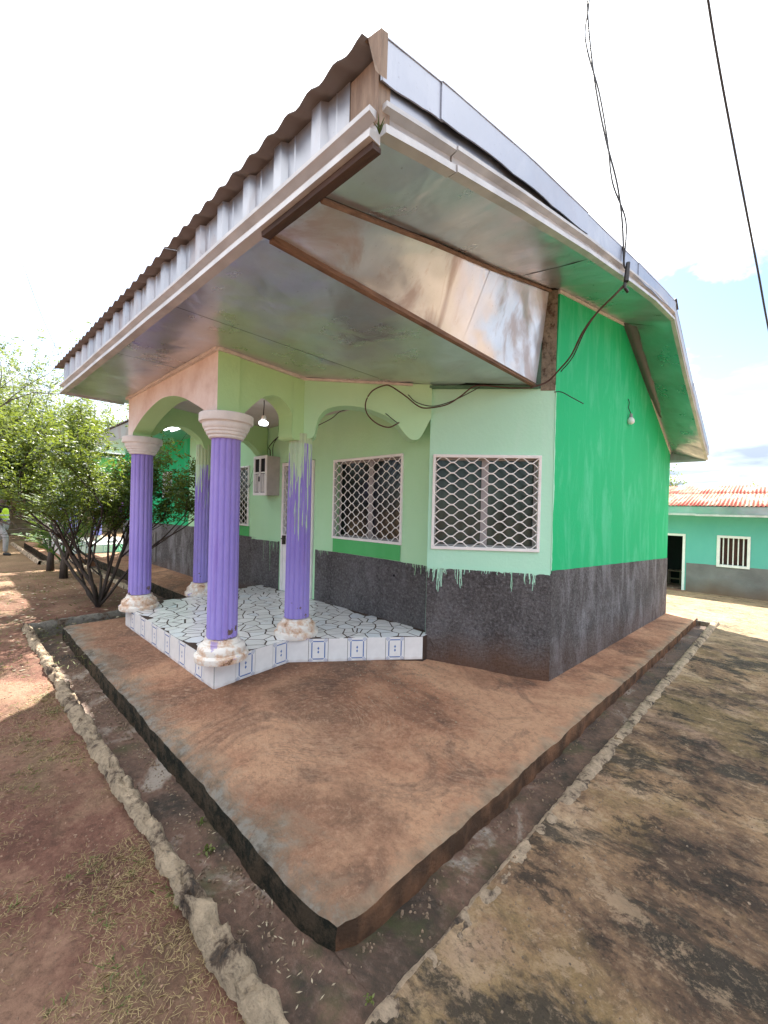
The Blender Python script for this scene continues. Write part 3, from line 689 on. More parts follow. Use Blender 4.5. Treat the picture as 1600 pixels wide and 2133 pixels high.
m = MB(); zk = [0.99+0.03*i for i in range(64)]
for a, b in zip(zk, zk[1:]):
    wa, wb = (0.016+0.018*fn(t, 2, 0, 3)+0.008*fn(t, 7, 0, 14) for t in (a, b))
    m.add([(-1.7165, 4.404, a), (-1.7165, 4.41+max(0.003, wa), a), (-1.7165, 4.41+max(0.003, wb), b), (-1.7165, 4.404, b)], [(0, 1, 2, 3)])
m.build('paint_edge', MINT2, house, fix=False)
# windows with expanded-metal grilles
def window(parent, name, A, d, n, s0, s1, z0, z1, waves, rows, panes=2, glass=GLASS, bars=True, depth=0.10):
    A, d, n = Vector(A), Vector(d).normalized(), Vector(n).normalized()
    P = lambda s, t, z: A+d*s+n*t+Z*z
    root = MB()
    fw = 0.030
    for (a, b, c, e) in ((s0-0.012, s1+0.012, z1-fw+0.012, z1+0.014), (s0-0.012, s1+0.012, z0-0.014, z0+fw-0.012), (s0-0.012, s0+fw-0.012, z0+fw-0.012, z1-fw+0.012), (s1-fw+0.012, s1+0.012, z0+fw-0.012, z1-fw+0.012)):
        root.obox(P(a, -0.02, c), d*(b-a), n*0.045, Z*(e-c))
    fr = bevel(root.build(name, WHITE, parent), 0.003, 1)
    # reveal lining + sashes
    sash = MB()
    w_ = 0.036
    ps = (s1-s0)/panes
    for k in range(panes):
        a, b = s0+ps*k, s0+ps*(k+1); t0 = -depth-0.02+0.0*k
        for (q0, q1, c, e) in ((a, a+w_, z0, z1), (b-w_, b, z0, z1), (a+w_, b-w_, z0, z0+w_), (a+w_, b-w_, z1-w_, z1)):
            sash.obox(P(q0, t0, c), d*(q1-q0), n*0.03, Z*(e-c))
    sash.build('sash', INNERF, fr)
    for k in range(panes):
        a, b = s0+ps*k+w_-0.004, s0+ps*(k+1)-w_+0.004
        MB().obox(P(a, -depth-0.012, z0+w_-0.004), d*(b-a), n*0.005, Z*(z1-z0-2*w_+0.008)).build('pane', glass, fr)
    MB().obox(P(s0-0.002, -depth-0.05, z0-0.002), d*(s1-s0+0.004), n*0.02, Z*(z1-z0+0.004)).build('backing', DARK, fr)  # black sheet in place of the unlit room behind
    if bars:
        a, b = s0+0.012, s1-0.012; h = (z1-z0-0.03)/rows; ph0 = 0.35
        for r in range(rows):
            zc = z0+0.015+h*(r+0.5); pts = []; sg = 1 if r % 2 else -1; N = int(waves*12)
            for i in range(N+1):
                u_ = i/N; v_ = math.sin(2*math.pi*(waves*u_+ph0)); v_ = max(-1, min(1, 1.18*v_))
                zz_ = min(z1-0.012, max(z0+0.012, zc+sg*h*0.46*v_)); pts.append(P(a+(b-a)*u_, 0.012, zz_))
            MB().tube(pts, 0.0061, 5).build('grille_bar', WHITE, fr, True)
    return fr
def sill_rebate(): pass
w1o = window(house, 'window', BEND, cdn, cn, W1[0], W1[1], W1[2], W1[3], 5.3, 17, 2, GLASSG); w1o['label'] = 'wide white grilled window beside the gable corner'
w2o = window(house, 'window', (X0, WY, 0), (-1, 0, 0), NY, *OPS[0], 7.0, 18, 2, GLASS); w2o['label'] = 'white diamond grilled window over a bright green patch'
w3o = window(house, 'window', (X0, WY, 0), (-1, 0, 0), NY, *OPS[2], 4.8, 18, 1, GLASS)
w4o = window(house, 'window', (X0, WY, 0), (-1, 0, 0), NY, sx(-10.64), sx(-11.2), 1.76, 2.38, 4, 10, 1, GLASS)
w4o['label'] = 'small grilled window high in the bright green wing wall'
# black scribble below the small window
m = MB()
rd = random.Random(5)
for _ in range(9):
    x = -10.87+rd.uniform(-0.09, 0.09); z = 1.60+rd.uniform(-0.14, 0.12); pts = [(x, WY-0.006, z)]
    for k in range(3): x += rd.uniform(-0.08, 0.08); z += rd.uniform(-0.07, 0.05); pts.append((x, WY-0.006, z))
    m.tube(catmull(pts, 3), 0.009, 4)
m.build('painted_scribble', DARK, house)
# door: lower sheet, upper grille
door = MB()
dn0, dn1 = -4.965, -5.79
for (a, b, c, e) in ((dn0, dn0-0.05, 0.25, 2.30), (dn1, dn1+0.05, 0.25, 2.30), (dn0-0.05, dn1+0.05, 2.25, 2.30)):
    door.box(min(a, b), max(a, b), WY-0.03, WY+0.05, c, e)
door = bevel(door.build('door', WHITE, house), 0.004, 1)
MB().box(dn1+0.05, dn0-0.05, WY-0.005, WY+0.03, 0.25, 1.16).build('door_sheet', WHITE, door)
MB().box(dn1+0.05, dn0-0.05, WY+0.09, WY+0.10, 1.16, 2.25).build('pane', GLASS, door)
for r in range(18):
    zc = 1.17+0.06*(r+0.5); sg = 1 if r % 2 else -1
    pts = [(dn1+0.05+(dn0-dn1-0.1)*i/48, WY-0.012, min(2.245, max(1.165, zc+sg*0.028*max(-1, min(1, 1.2*math.sin(2*math.pi*(4.5*i/48+0.2))))))) for i in range(49)]
    MB().tube(pts, 0.0061, 5).build('grille_bar', WHITE, door, True)
MB().box(dn1+0.07, dn1+0.11, WY-0.05, WY-0.005, 1.0, 1.14).tube([(dn1+0.09, WY-0.05, 1.09), (dn1+0.09, WY-0.075, 1.09), (dn1+0.19, WY-0.075, 1.085)], 0.008).build('door_handle', m_plain('dark_metal', (0.05, 0.045, 0.04), 0.4, metal=0.8), door)

# porch floor: body, facing tiles, broken-tile mosaic
PL, PC, P2, P3, PW, PWl = Vector((-6.12, 1.61)), Vector((-3.50, 1.60)), Vector((-3.60, 2.42)), Vector((-2.72, 3.52)), Vector((-2.74, 3.71)), Vector((-6.42, 3.71))
PTOP = 0.245
poly = [PL, PC, P2, P3, PW, PWl]
def inset(pts, d):
    cx = sum(p.x for p in pts)/len(pts); cy = sum(p.y for p in pts)/len(pts)
    return [Vector((p.x+(cx-p.x)*d, p.y+(cy-p.y)*d)) for p in pts]
pf = MB().prism([(p.x, p.y, -0.3) for p in poly], (0, 0, 0.3+PTOP-0.0016)).build('porch_floor', GROUT, house)
TW = 0.201
def tile_mesh(name, mat):
    o = MB().box(-TW/2+0.0022, TW/2-0.0022, -0.009, 0.0, -0.12, 0.118).build(name, mat, None); me = o.data; bpy.data.objects.remove(o)
    return me
TM = [tile_mesh('plain_tile', TILE), tile_mesh('patterned_tile', TILEB)]
def tiles(A, B, start, full=TW):
    d = (B-A); L = d.length; d.normalize(); n = max(1, round(L/full)); st = L/n; ang = math.atan2(d.y, d.x)
    for i in range(n):
        p = A+d*(st*(i+0.5)); me = TM[(i+start) % 2]
        o = bpy.data.objects.new('facing_tile', me); C.objects.link(o)
        o.parent = pf; o.matrix_parent_inverse = inv(pf)
        o.location = (p.x, p.y, 0.124+rd.uniform(-0.002, 0.002)); o.rotation_euler = (rd.uniform(-.01, .01), 0, ang); o.scale = (st/TW, 1, 1)
tiles(PL, PC, 0); tiles(PC, P2, 0); tiles(P2, P3, 0)
# mosaic shards (Voronoi by half-plane clipping)
def clip(pl, a, b):   # keep left of a->b
    out = []; n = len(pl)
    def sd(p): return (b.x-a.x)*(p.y-a.y)-(b.y-a.y)*(p.x-a.x)
    for i in range(n):
        p, q = pl[i], pl[(i+1) % n]; sp, sq = sd(p), sd(q)
        if sp >= 0: out.append(p)
        if (sp >= 0) != (sq >= 0): t = sp/(sp-sq); out.append(p+(q-p)*t)
    return out
def inpoly(p, pl):
    c = False; n = len(pl)
    for i in range(n):
        a, b = pl[i], pl[i-1]
        if (a.y > p.y) != (b.y > p.y) and p.x < (b.x-a.x)*(p.y-a.y)/(b.y-a.y)+a.x: c = not c
    return c
seeds = []; sp = 0.140
yv = 1.5
row = 0
while yv < 3.9:
    xv = -6.6+(row % 2)*sp/2
    while xv < -2.5:
        seeds.append(Vector((xv+rd.uniform(-.62, .62)*sp, yv+rd.uniform(-.62, .62)*sp))); xv += sp*1.15
    yv += sp*0.86; row += 1
cnt = 0; extra = MB()
seeds.sort(key=lambda q: q.y-q.x*0.9)
for i, s_ in enumerate(seeds):
    if not inpoly(s_, poly): continue
    cell = [s_+Vector(v) for v in ((-.3, -.3), (.3, -.3), (.3, .3), (-.3, .3))]
    for j, q in enumerate(seeds):
        if j == i or (q-s_).length > 0.5: continue
        mid = (s_+q)/2; dd = (q-s_).normalized(); mid = mid-dd*rd.uniform(0.005, 0.010); t = Vector((-dd.y, dd.x))
        cell = clip(cell, mid, mid+t)
        if len(cell) < 3: break
    edges = [(PL, PC), (P3, PW), (PW, PWl), (PWl, PL)]+([(PC, P2)] if s_.y < P2.y else [(P2, P3)])
    for a, b in edges:
        if len(cell) >= 3: cell = clip(cell, a, b)
    if len(cell) < 3: continue
    ar = 0.5*abs(sum(cell[k-1].x*cell[k].y-cell[k].x*cell[k-1].y for k in range(len(cell))))
    if ar < 0.0008: continue
    zt = PTOP+rd.uniform(-0.0003, 0.0006)
    pr_ = ([(p.x, p.y, PTOP-0.012) for p in cell], (rd.uniform(-.001, .001), 0, 0.012+zt-PTOP)); cnt += 1
    if cnt <= 298: MB().prism(*pr_).build('mosaic_shard', SHARD, pf)
    else: extra.prism(*pr_)
if extra.v: extra.build('mosaic_remnants', SHARD, pf)['kind'] = 'stuff'
print('shards', cnt)

# columns
def flute(a, z):
    t = (a*14/(2*math.pi)) % 1.0; g_ = min(t, 1-t)
    return 1.0-0.075*max(0, 1-g_/0.20)**0.7+0.006*math.cos(2*math.pi*(t-0.5))
def column(parent, cx, cy, z0, ztop, cap, mat, rs=0.130, basemat=BASEM):
    zs0 = z0+0.185; zs1 = ztop-(0.215 if cap else 0.0)
    seg = 112; prof = [(rs*(1.0-0.06*k/8), zs0+(zs1-zs0)*k/8-0) for k in range(9)]
    sh = MB().lathe([(r, z) for r, z in prof], (cx, cy, 0), seg, flute).build('column', mat, parent)
    smooth_angle(sh, 40)
    bp = [(0.225, 0.0), (0.232, 0.02), (0.230, 0.05), (0.215, 0.062), (0.198, 0.066), (0.205, 0.085), (0.200, 0.115), (0.180, 0.135), (0.160, 0.142), (0.160, 0.155), (0.150, 0.165), (0.146, 0.19)]
    b = MB().lathe([(r, z+z0-0.012) for r, z in bp], (cx, cy, 0), 40, lambda a, z: 1+0.008*fn(math.cos(a)*2+cx, math.sin(a)*2+cy, z*6, 1.5)).build('column_base', basemat, sh); smooth_angle(b, 35)
    if cap:
        cp = [(0.140, -0.215), (0.150, -0.205), (0.152, -0.190), (0.166, -0.180), (0.170, -0.160), (0.180, -0.152), (0.184, -0.135), (0.192, -0.128), (0.200, -0.105), (0.200, -0.085), (0.205, -0.080), (0.207, -0.076), (0.226, -0.074), (0.230, -0.066), (0.230, -0.006), (0.224, 0.0)]
        c_ = MB().lathe([(r, z+ztop) for r, z in cp], (cx, cy, 0), 44).build('capital', CAPM, sh); smooth_angle(c_, 30)
    return sh
COLS = [(-5.98, 1.72), (-3.58, 1.70), (-3.70, 2.58), (-6.32, 2.66)]
column(house, *COLS[0], PTOP, 2.44, True, PURPLE)['label'] = 'fluted purple column at the left front of the porch'
column(house, *COLS[1], PTOP, 2.40, True, PURPLE)['label'] = 'fluted purple column at the front corner of the porch'
column(house, *COLS[2], PTOP, 2.37, False, mk_purple('purple_paint_green_runs', True, 2.27, *COLS[2], 0.72))['label'] = 'purple column with pale green paint running down its top'
column(house, *COLS[3], PTOP, 2.50, False, mk_purple('purple_paint_bare_top', True, 2.20, *COLS[3], 0.5), 0.12)['label'] = 'purple column at the back of the porch with peeling top'

# arched beams
def beam(name, A, B, curve, ztop, thick, mat, parent, n, facemat=None, ends=(0.0, 0.0)):
    """curve: underside [(s,z)] from A to B in the outer face; n: outward normal"""
    A, B, n = Vector((*A, 0)), Vector((*B, 0)), Vector((*n, 0)).normalized(); d = (B-A).normalized()
    cs = catmull([(s, z, 0) for s, z in curve], 5); N = len(cs); vs = []; fs = []
    for c in cs:
        for t in (0, thick): vs += [A+d*c.x-n*t+Z*c.y, A+d*c.x-n*t+Z*ztop]
    for i in range(N-1):
        a, b = i*4, (i+1)*4
        fs += [(a, b, b+1, a+1), (a+2, a+3, b+3, b+2), (a, a+2, b+2, b), (a+1, b+1, b+3, a+3)]
    fs += [(0, 1, 3, 2), ((N-1)*4, (N-1)*4+2, (N-1)*4+3, (N-1)*4+1)]
    o = mesh(name, vs, fs, mat, parent)
    if facemat:
        o.data.materials.append(facemat)
        for p in o.data.polygons:
            if p.index < 4*(N-1) and p.index % 4 == 0: p.material_index = 1
    return o
ZT = 2.955
b1 = beam('porch_beam', (-6.06, 1.575), (-3.50, 1.575), [(0.0, 2.445), (0.18, 2.45), (0.23, 2.50), (0.62, 2.645), (1.10, 2.735), (1.45, 2.725), (1.78, 2.655), (2.08, 2.545), (2.28, 2.46), (2.36, 2.41), (2.56, 2.41)], ZT, 0.20, MINT_WARM, house, (0, -1), PINK)
b1['label'] = 'arched porch beam with raw pinkish plaster front'
b2d = (Vector((-3.68, 2.64))-Vector((-3.497, 1.60))); b2n = Vector((b2d.y, -b2d.x)).normalized()
beam('porch_beam', (-3.503, 1.617), (-3.62, 2.62), [(-0.0, 2.405), (0.19, 2.41), (0.24, 2.46), (0.33, 2.55), (0.43, 2.635), (0.53, 2.675), (0.62, 2.675), (0.72, 2.62), (0.78, 2.54), (0.79, 2.42), (0.795, 2.30), (0.93, 2.30), (1.0, 2.31)], ZT, 0.20, MINT_WARM, house, b2n)
b3A, b3B = Vector((-3.61, 2.55)), Vector((-2.72, 3.57)); b3d = (b3B-b3A).normalized(); b3n = Vector((b3d.y, -b3d.x))
beam('porch_beam', b3A, b3B, [(0.0, 2.32), (0.10, 2.34), (0.125, 2.45), (0.16, 2.56), (0.25, 2.645), (0.42, 2.685), (0.63, 2.67), (0.83, 2.61), (0.97, 2.53), (1.08, 2.405), (1.15, 2.355), (1.23, 2.37), (1.29, 2.47), (1.355, 2.60)], ZT-0.002, 0.20, MINT, house, b3n)
beam('porch_beam', (-6.42, 2.75), (-6.12, 1.62), [(0.0, 2.42), (0.16, 2.44), (0.25, 2.58), (0.5, 2.70), (0.75, 2.64), (0.95, 2.50), (1.17, 2.45)], ZT-0.004, 0.18, MINT_WARM, house, (-1, -0.15))
beam('porch_beam', (-6.45, 3.70), (-6.40, 2.62), [(0.0, 2.44), (0.12, 2.46), (0.25, 2.58), (0.5, 2.69), (0.8, 2.58), (0.93, 2.44), (1.08, 2.42)], ZT-0.006, 0.18, MINT_WARM, house, (-1, 0))
# cornice strips where beams meet the soffit
def strip(pts, w=0.03, h=0.03, mat=WOODP, name='soffit_trim'):
    m = MB()
    for a, b in zip(pts, pts[1:]):
        a, b = Vector(a), Vector(b); d = (b-a).normalized(); n_ = Vector((d.y, -d.x, 0))
        if n_.length < 1e-4: n_ = Vector((1, 0, 0))
        n_.normalize(); m.obox(a-n_*0.01-Z*h, b-a, n_*(w+0.01), Z*h)
    return m.build(name, mat, house)
strip([(-6.10, 1.575, ZT-0.002), (-3.48, 1.575, ZT-0.002)]); strip([(-3.49, 1.56, ZT-0.004), (-3.61, 2.56, ZT-0.004)], 0.028, 0.026); strip([(-3.61, 2.55, ZT-0.006), (-2.86, 3.41, ZT-0.006)], 0.026, 0.022)
strip([(-2.86, 3.49, ZT-0.008), (-1.86, 4.295, ZT-0.008)], 0.03, 0.03, m_plain('green_trim', (0.08, 0.20, 0.13), 0.7))

# porch ceiling
MB().prism([(-6.3, 1.72, ZT-0.03), (-3.66, 1.72, ZT-0.03), (-3.74, 2.62, ZT-0.03), (-2.95, 3.55, ZT-0.03), (-2.95, WY-0.002, ZT-0.03), (-6.3, WY-0.002, ZT-0.03)], (0, 0, 0.018)).build('porch_ceiling', m_plain('white_ceiling_board', (0.52, 0.49, 0.46), 0.7, 0.08, 4), house)

# -------- roof and eaves
def ye(x): return 1.065-0.018*(-1.08-x)
RT = [(0.90, 3.262), (1.0, 3.285), (1.38, 3.392), (2.27, 3.615), (3.25, 3.825), (4.47, 4.08), (6.04, 4.385), (6.78, 4.515), (8.56, 3.85), (11.06, 3.05)]
RB = [(1.06, 2.962), (1.31, 3.035), (2.14, 3.262), (3.27, 3.55), (4.5, 3.835), (5.54, 4.06), (6.76, 4.262), (7.84, 3.83), (10.95, 2.80)]
def rt(y): return interp(y, RT)
def rb(y): return interp(y, RB)
# corrugated roof sheets
def corr_sheet(name, x0, x1, ys, zf, pitch, amp, mat, parent, thick=0.004, yoff=None):
    n = int((x1-x0)/pitch*6); m = MB(); vs = []; fs = []; k = len(ys)
    for i in range(n+1):
        x = x0+(x1-x0)*i/n; dz = amp*math.cos(2*math.pi*(x-x0)/pitch)
        for y in ys: vs.append((x, y+(yoff(x) if yoff else 0), zf(y)+dz))
    for i in range(n):
        for j in range(k-1): fs.append((i*k+j, (i+1)*k+j, (i+1)*k+j+1, i*k+j+1))
    o = mesh(name, vs, fs, mat, parent, True); s_ = o.modifiers.new('solid', 'SOLIDIFY'); s_.thickness = thick
    return o
ysf = [0.985, 1.4, 2.3, 3.3, 4.5, 6.04, 6.75]
for k in range(6):
    a = -1.10-0.93*(k+1); b = -1.10-0.93*k
    corr_sheet('roof_sheet', a+0.002, b, ysf, lambda y, k=k: rt(y)-0.012+0.004*(k % 2), 0.155, 0.012, ROOFM, house, 0.004, lambda x: -0.018*(-1.08-x))
corr_sheet('roof_sheet', -14.9, -6.68, [2.68, 4.5, 6.75], lambda y: 3.42+0.275*(y-2.68), 0.155, 0.016, ROOFM, house)
corr_sheet('roof_sheet', -14.9, -1.06, [6.75, 8.56, 11.08], lambda y: rt(y)-0.01, 0.155, 0.016, ROOFM, house)
MB().sweep([(0, -0.16, -0.05), (0, 0, 0.03), (0, 0.16, -0.06), (0, 0.16, -0.055), (0, 0, 0.036), (0, -0.16, -0.045)], [(-1.04, 6.77, 4.525), (-14.9, 6.77, 4.525)]).build('ridge_cap', ROOFM, house)
# eave fascia: ribbed sheets
xs_all = []
def fascia(x0, x1, first):
    m = MB(); top, bot = 3.245, 3.035; pts = []
    x = x0
    ribs = [-1.417-0.283*k for k in range(19)]
    xs_ = {x0, x1}
    for r in ribs:
        for dxx in (-0.048, -0.030, 0.030, 0.048):
            if x0 < r+dxx < x1: xs_.add(r+dxx)
        for dxx in (0.095, 0.10, 0.105):
            if x0 < r+dxx < x1: xs_.add(r+dxx)
    xs_ = sorted(xs_)
    vs = []; fs = []
    for x in xs_:
        out = 0
        for r in ribs:
            if abs(x-r) <= 0.031: out = 0.026
            if abs(x-r-0.10) < 0.001: out = 0.004
        tz = top-0.004*abs(math.sin(x*7))
        vs += [(x, ye(x)-0.006-out, bot), (x, ye(x)-0.006-out, tz+0.02), (x, ye(x)+0.012, tz+0.02), (x, ye(x)+0.012, bot)]
    for i in range(len(xs_)-1):
        a, b = i*4, (i+1)*4; fs += [(a, b, b+1, a+1), (a+1, b+1, b+2, a+2), (a+3, a+2, b+2, b+3)]
    return mesh('fascia_sheet', vs, fs, TINF, house)
for k in range(5):
    fascia(-1.24-1.045*(k+1), -1.24-1.045*k, k)
# eave moulding and board
mp = [(0, 0.01, 0.112), (0, -0.048, 0.112), (0, -0.048, 0.092), (0, -0.012, 0.080), (0, -0.010, 0.042), (0, -0.044, 0.032), (0, -0.046, 0.002), (0, 0.01, 0.0)]
for a, b in ((-1.085, -3.05), (-3.052, -5.0), (-5.002, -6.46)):
    MB().sweep(mp, [(x, ye(x), 2.932+0.0015*math.sin(x*5)) for x in np.linspace(a, b, 14)]).build('eave_moulding', ALU, house)
MB().sweep([(0, -0.024, 0), (0, 0.020, 0), (0, 0.020, -0.020), (0, -0.022, -0.024)], [(x, ye(x), 2.931+0.004*fn(x, 0, 0, 3)) for x in np.linspace(-1.09, -1.84, 14)]).build('eave_board', WOODD, house)
MB().box(-1.245, -1.10, ye(-1.1)-0.004, ye(-1.1)+0.02, 3.03, 3.258).build('corner_board', WOODV, house)
MB().box(-1.099, -1.078, ye(-1.1)-0.012, ye(-1.1)+0.05, 3.0, 3.262).build('corner_board', WOODV, house)
MB().box(-6.47, -6.44, 0.98, 1.62, 2.93, 3.32).build('end_board', TINF, house)
# weed growing from the gutter corner
for k in range(5):
    a = k*1.3; MB().tube([(-1.07, 1.055, 2.955), (-1.062+0.008*math.cos(a), 1.046+0.008*math.sin(a), 2.968), (-1.056+0.024*math.cos(a), 1.04+0.02*math.sin(a), 2.980+0.010*(k % 3))], [0.002, 0.003, 0.0008], 4).build('gutter_weed_blade', GRASS, house)

# rake trim along the gable edge: moulding, plate, flashing pieces
yk = [1.06, 1.31, 1.7, 2.14, 2.7, 3.27, 3.9, 4.5, 5.0, 5.54, 6.0, 6.4, 6.76]
yk2 = [6.76, 7.3, 7.84, 8.6, 9.4, 10.2, 10.95]
XR = -1.085
prof_r = [(-0.02, 0, 0.115), (0.030, 0, 0.115), (0.030, 0, 0.096), (-0.004, 0, 0.086), (-0.004, 0, 0.040), (0.028, 0, 0.032), (0.030, 0, 0.0), (-0.02, 0, 0.0)]
def seg(ys, a, b): return [y for y in sorted(set(ys) | {a, b}) if a <= y <= b]
for a, b in ((1.075, 1.52), (1.525, 3.55), (3.555, 5.2), (5.205, 6.76)):
    off = 0.006 if a > 1.5 else 0
    MB().sweep([(p[0]+off, p[1], p[2]) for p in prof_r], [(XR, y, rb(y)) for y in seg(yk, a, b)]).build('rake_moulding', ALU, house)
for a, b in ((6.765, 8.9), (8.905, 10.97)):
    MB().sweep(prof_r, [(XR, y, rb(y)) for y in seg(yk2, a, b)]).build('rake_moulding', ALU, house)
def plate(name, ys, lo, hi, x, mat, wob=0.0):
    m = MB(); n = len(ys)
    for a, b in zip(ys, ys[1:]):
        p = [(x+wob*fn(a, 1, 0, 2), a, lo(a)), (x+wob*fn(b, 1, 0, 2), b, lo(b)), (x+wob*fn(b, 5, 0, 2)*0.3, b, hi(b)), (x+wob*fn(a, 5, 0, 2)*0.3, a, hi(a))]
        m.add(p+[(q[0]-0.006, q[1], q[2]) for q in p], [(0, 1, 2, 3), (7, 6, 5, 4), (0, 4, 5, 1), (3, 2, 6, 7), (0, 3, 7, 4), (1, 5, 6, 2)])
    return m.build(name, mat, house)
plate('rake_plate', seg(yk, 1.075, 3.4), lambda y: rb(y)+0.11, lambda y: rt(y)-0.06, XR+0.004, TINB); plate('rake_plate', seg(yk, 3.402, 6.78), lambda y: rb(y)+0.11, lambda y: rt(y)-0.06, XR+0.006, TINB)
plate('rake_plate', seg(yk2, 6.78, 10.98), lambda y: rb(y)+0.11, lambda y: rt(y)-0.06, XR+0.004, TINB)
fine = lambda a, b: [a+(b-a)*i/14 for i in range(15)]
for i, (a, b) in enumerate(((1.05, 1.42), (1.40, 3.22), (3.20, 4.75), (4.73, 6.80))):
    plate('rake_flashing', fine(a, b), lambda y: rt(y)-0.155+0.012*fn(y, 2, 0, 2.5), lambda y: rt(y), XR+0.026+0.007*(i % 2), TINB, 0.008)
    MB().sweep([(XR*0+0.0, 0, 0), (0, 0, 0.006), (-0.16, 0, 0.012), (-0.16, 0, 0.006)], [(XR+0.029+0.007*(i % 2), y, rt(y)-0.002) for y in fine(a, b)]).build('rake_flashing', TINB, house)
for i, (a, b) in enumerate(((6.79, 8.6), (8.58, 11.06))):
    plate('rake_flashing', fine(a, b), lambda y: rt(y)-0.145, lambda y: rt(y), XR+0.026+0.007*(i % 2), TINB, 0.006)
    MB().sweep([(0, 0, 0), (0, 0, 0.006), (-0.16, 0, 0.012), (-0.16, 0, 0.006)], [(XR+0.029+0.007*(i % 2), y, rt(y)-0.002) for y in fine(a, b)]).build('rake_flashing', TINB, house)
# torn curled end of the flashing over the front corner
MB().sweep([(0.036, 0, -0.16), (0.038, 0, 0.004), (-0.10, -0.01, 0.010), (-0.11, -0.02, -0.015), (-0.01, -0.02, -0.012), (0.028, -0.015, -0.15)], [(XR, 1.03, rt(1.03)+0.0), (XR, 1.065, rt(1.065))]).build('flashing_end', WOODV, house)

# soffits
def quad_sheet(name, A, B, Cc, D, nu, nv, amp, mat, sc=2.0, seed=0, smooth=True):
    A, B, Cc, D = map(Vector, (A, B, Cc, D)); vs = []; fs = []
    nrm = (B-A).cross(D-A).normalized()
    for i in range(nu+1):
        for j in range(nv+1):
            u_, v_ = i/nu, j/nv; p = (A*(1-u_)+B*u_)*(1-v_)+(D*(1-u_)+Cc*u_)*v_
            e = min(u_, 1-u_, v_, 1-v_)
            p = p+nrm*amp*fn(p.x, p.y+seed*3.1, p.z, sc)*min(1, e*9)
            vs.append(p)
    for i in range(nu):
        for j in range(nv): fs.append((i*(nv+1)+j, (i+1)*(nv+1)+j, (i+1)*(nv+1)+j+1, i*(nv+1)+j+1))
    return mesh(name, vs, fs, mat, house, smooth)
jx = [-1.845, -2.41, -3.01, -3.46, -4.35, -5.25, -6.44]
for k in range(len(jx)-1):
    a, b = jx[k]-0.0015, jx[k+1]+0.0015; dz = 0.002*(k % 2)
    yb = 3.75 if k else 4.30
    quad_sheet('soffit_sheet', (a, ye(a)+0.02, ZT-0.006+dz), (b, ye(b)+0.02, ZT-0.006+dz), (b, min(3.72, 4.30), ZT-0.004+dz), (a, yb, ZT-0.004+dz), 14, 36, 0.012, TINS, 1.7, k)
# twisted tin panel between eave soffit and rake soffit
quad_sheet('tin_panel', (-1.835, 1.09, 2.93), (-1.87, 2.85, 2.945), (-1.63, 2.85, 3.46), (-1.46, 1.09, 2.945), 26, 14, 0.020, TINR, 2.6, 1)
quad_sheet('tin_panel', (-1.868, 2.83, 2.947), (-1.88, 4.29, 2.96), (-1.79, 4.33, 3.93), (-1.625, 2.83, 3.455), 26, 20, 0.024, TINR, 2.6, 2)
MB().tube([(-1.44, 1.08, 2.915), (-1.535, 2.0, 3.21), (-1.615, 2.85, 3.46), (-1.77, 4.34, 3.945)], 0.014, 4).build('panel_batten', WOOD, house)
MB().sweep([(-0.020, 0, -0.020), (0.018, 0, -0.018), (0.018, 0, 0.012), (-0.020, 0, 0.012)], [(-1.835, 1.08, 2.925), (-1.86, 2.6, 2.94), (-1.885, 4.31, 2.955)]).build('panel_batten', WOOD, house)
# sloping rake soffit
def inner(y):
    if y <= 4.34:
        t = (y-1.08)/(4.34-1.08); pts = [(0, (-1.44, 2.935)), (0.28, (-1.535, 3.23)), (0.543, (-1.615, 3.475)), (1, (-1.76, 3.96))]
        for (a, pa), (b, pb) in zip(pts, pts[1:]):
            if t <= b+1e-6: q = (t-a)/(b-a); return Vector((pa[0]+(pb[0]-pa[0])*q, y, pa[1]+(pb[1]-pa[1])*q))
    if y <= 7.03: q = (y-4.34)/(7.03-4.34); return Vector((-1.735, y, 3.965+(4.50-3.965)*q))
    q = (y-7.03)/(10.95-7.03); return Vector((-1.735, y, 4.50+(3.0-4.50)*q))
def rake_soffit(y0, y1, n, seed):
    vs = []; fs = []; m_ = 10
    for i in range(n+1):
        y = y0+(y1-y0)*i/n; o = Vector((XR-0.012, y, rb(y)+0.004)); q = inner(y+(0.28 if y > 6.7 and y < 7.03 else 0)) if False else inner(y)
        for j in range(m_+1):
            t = j/m_; p = o*(1-t)+q*t; e = min(t, 1-t)
            crk = 0.012*fn(y*2.2, p.x*0.8+seed, seed, 1.6)+(0.010*fn(y*7, p.x*1.2, seed, 1.0) if y0 > 6 else 0.003*fn(y*5, p.x, seed, 1.0))
            vs.append(p+Z*crk*min(1, e*6))
    for i in range(n):
        for j in range(m_): a = i*(m_+1)+j; fs.append((a, a+1, a+m_+2, a+m_+1))
    return mesh('rake_soffit', vs, fs, TINS, house, True)
rake_soffit(1.08, 3.4, 30, 1); rake_soffit(3.402, 6.88, 40, 2); rake_soffit(6.882, 10.95, 60, 3)
# trim where gable wall meets rake soffit
def along(ys, dx_, dz_, name, mat, w=0.03, h=0.035):
    MB().sweep([(0.0, 0, 0), (w, 0, 0.0), (w, 0, h), (0, 0, h)], [inner(y)+Vector((dx_, 0, dz_)) for y in ys]).build(name, mat, house)
along([4.42, 5.2, 6.1, 7.02], 0.0, -0.045, 'gable_trim', WOODP); along([7.04, 8, 9, 10, 10.94], 0.0, -0.045, 'gable_trim', WOODP)
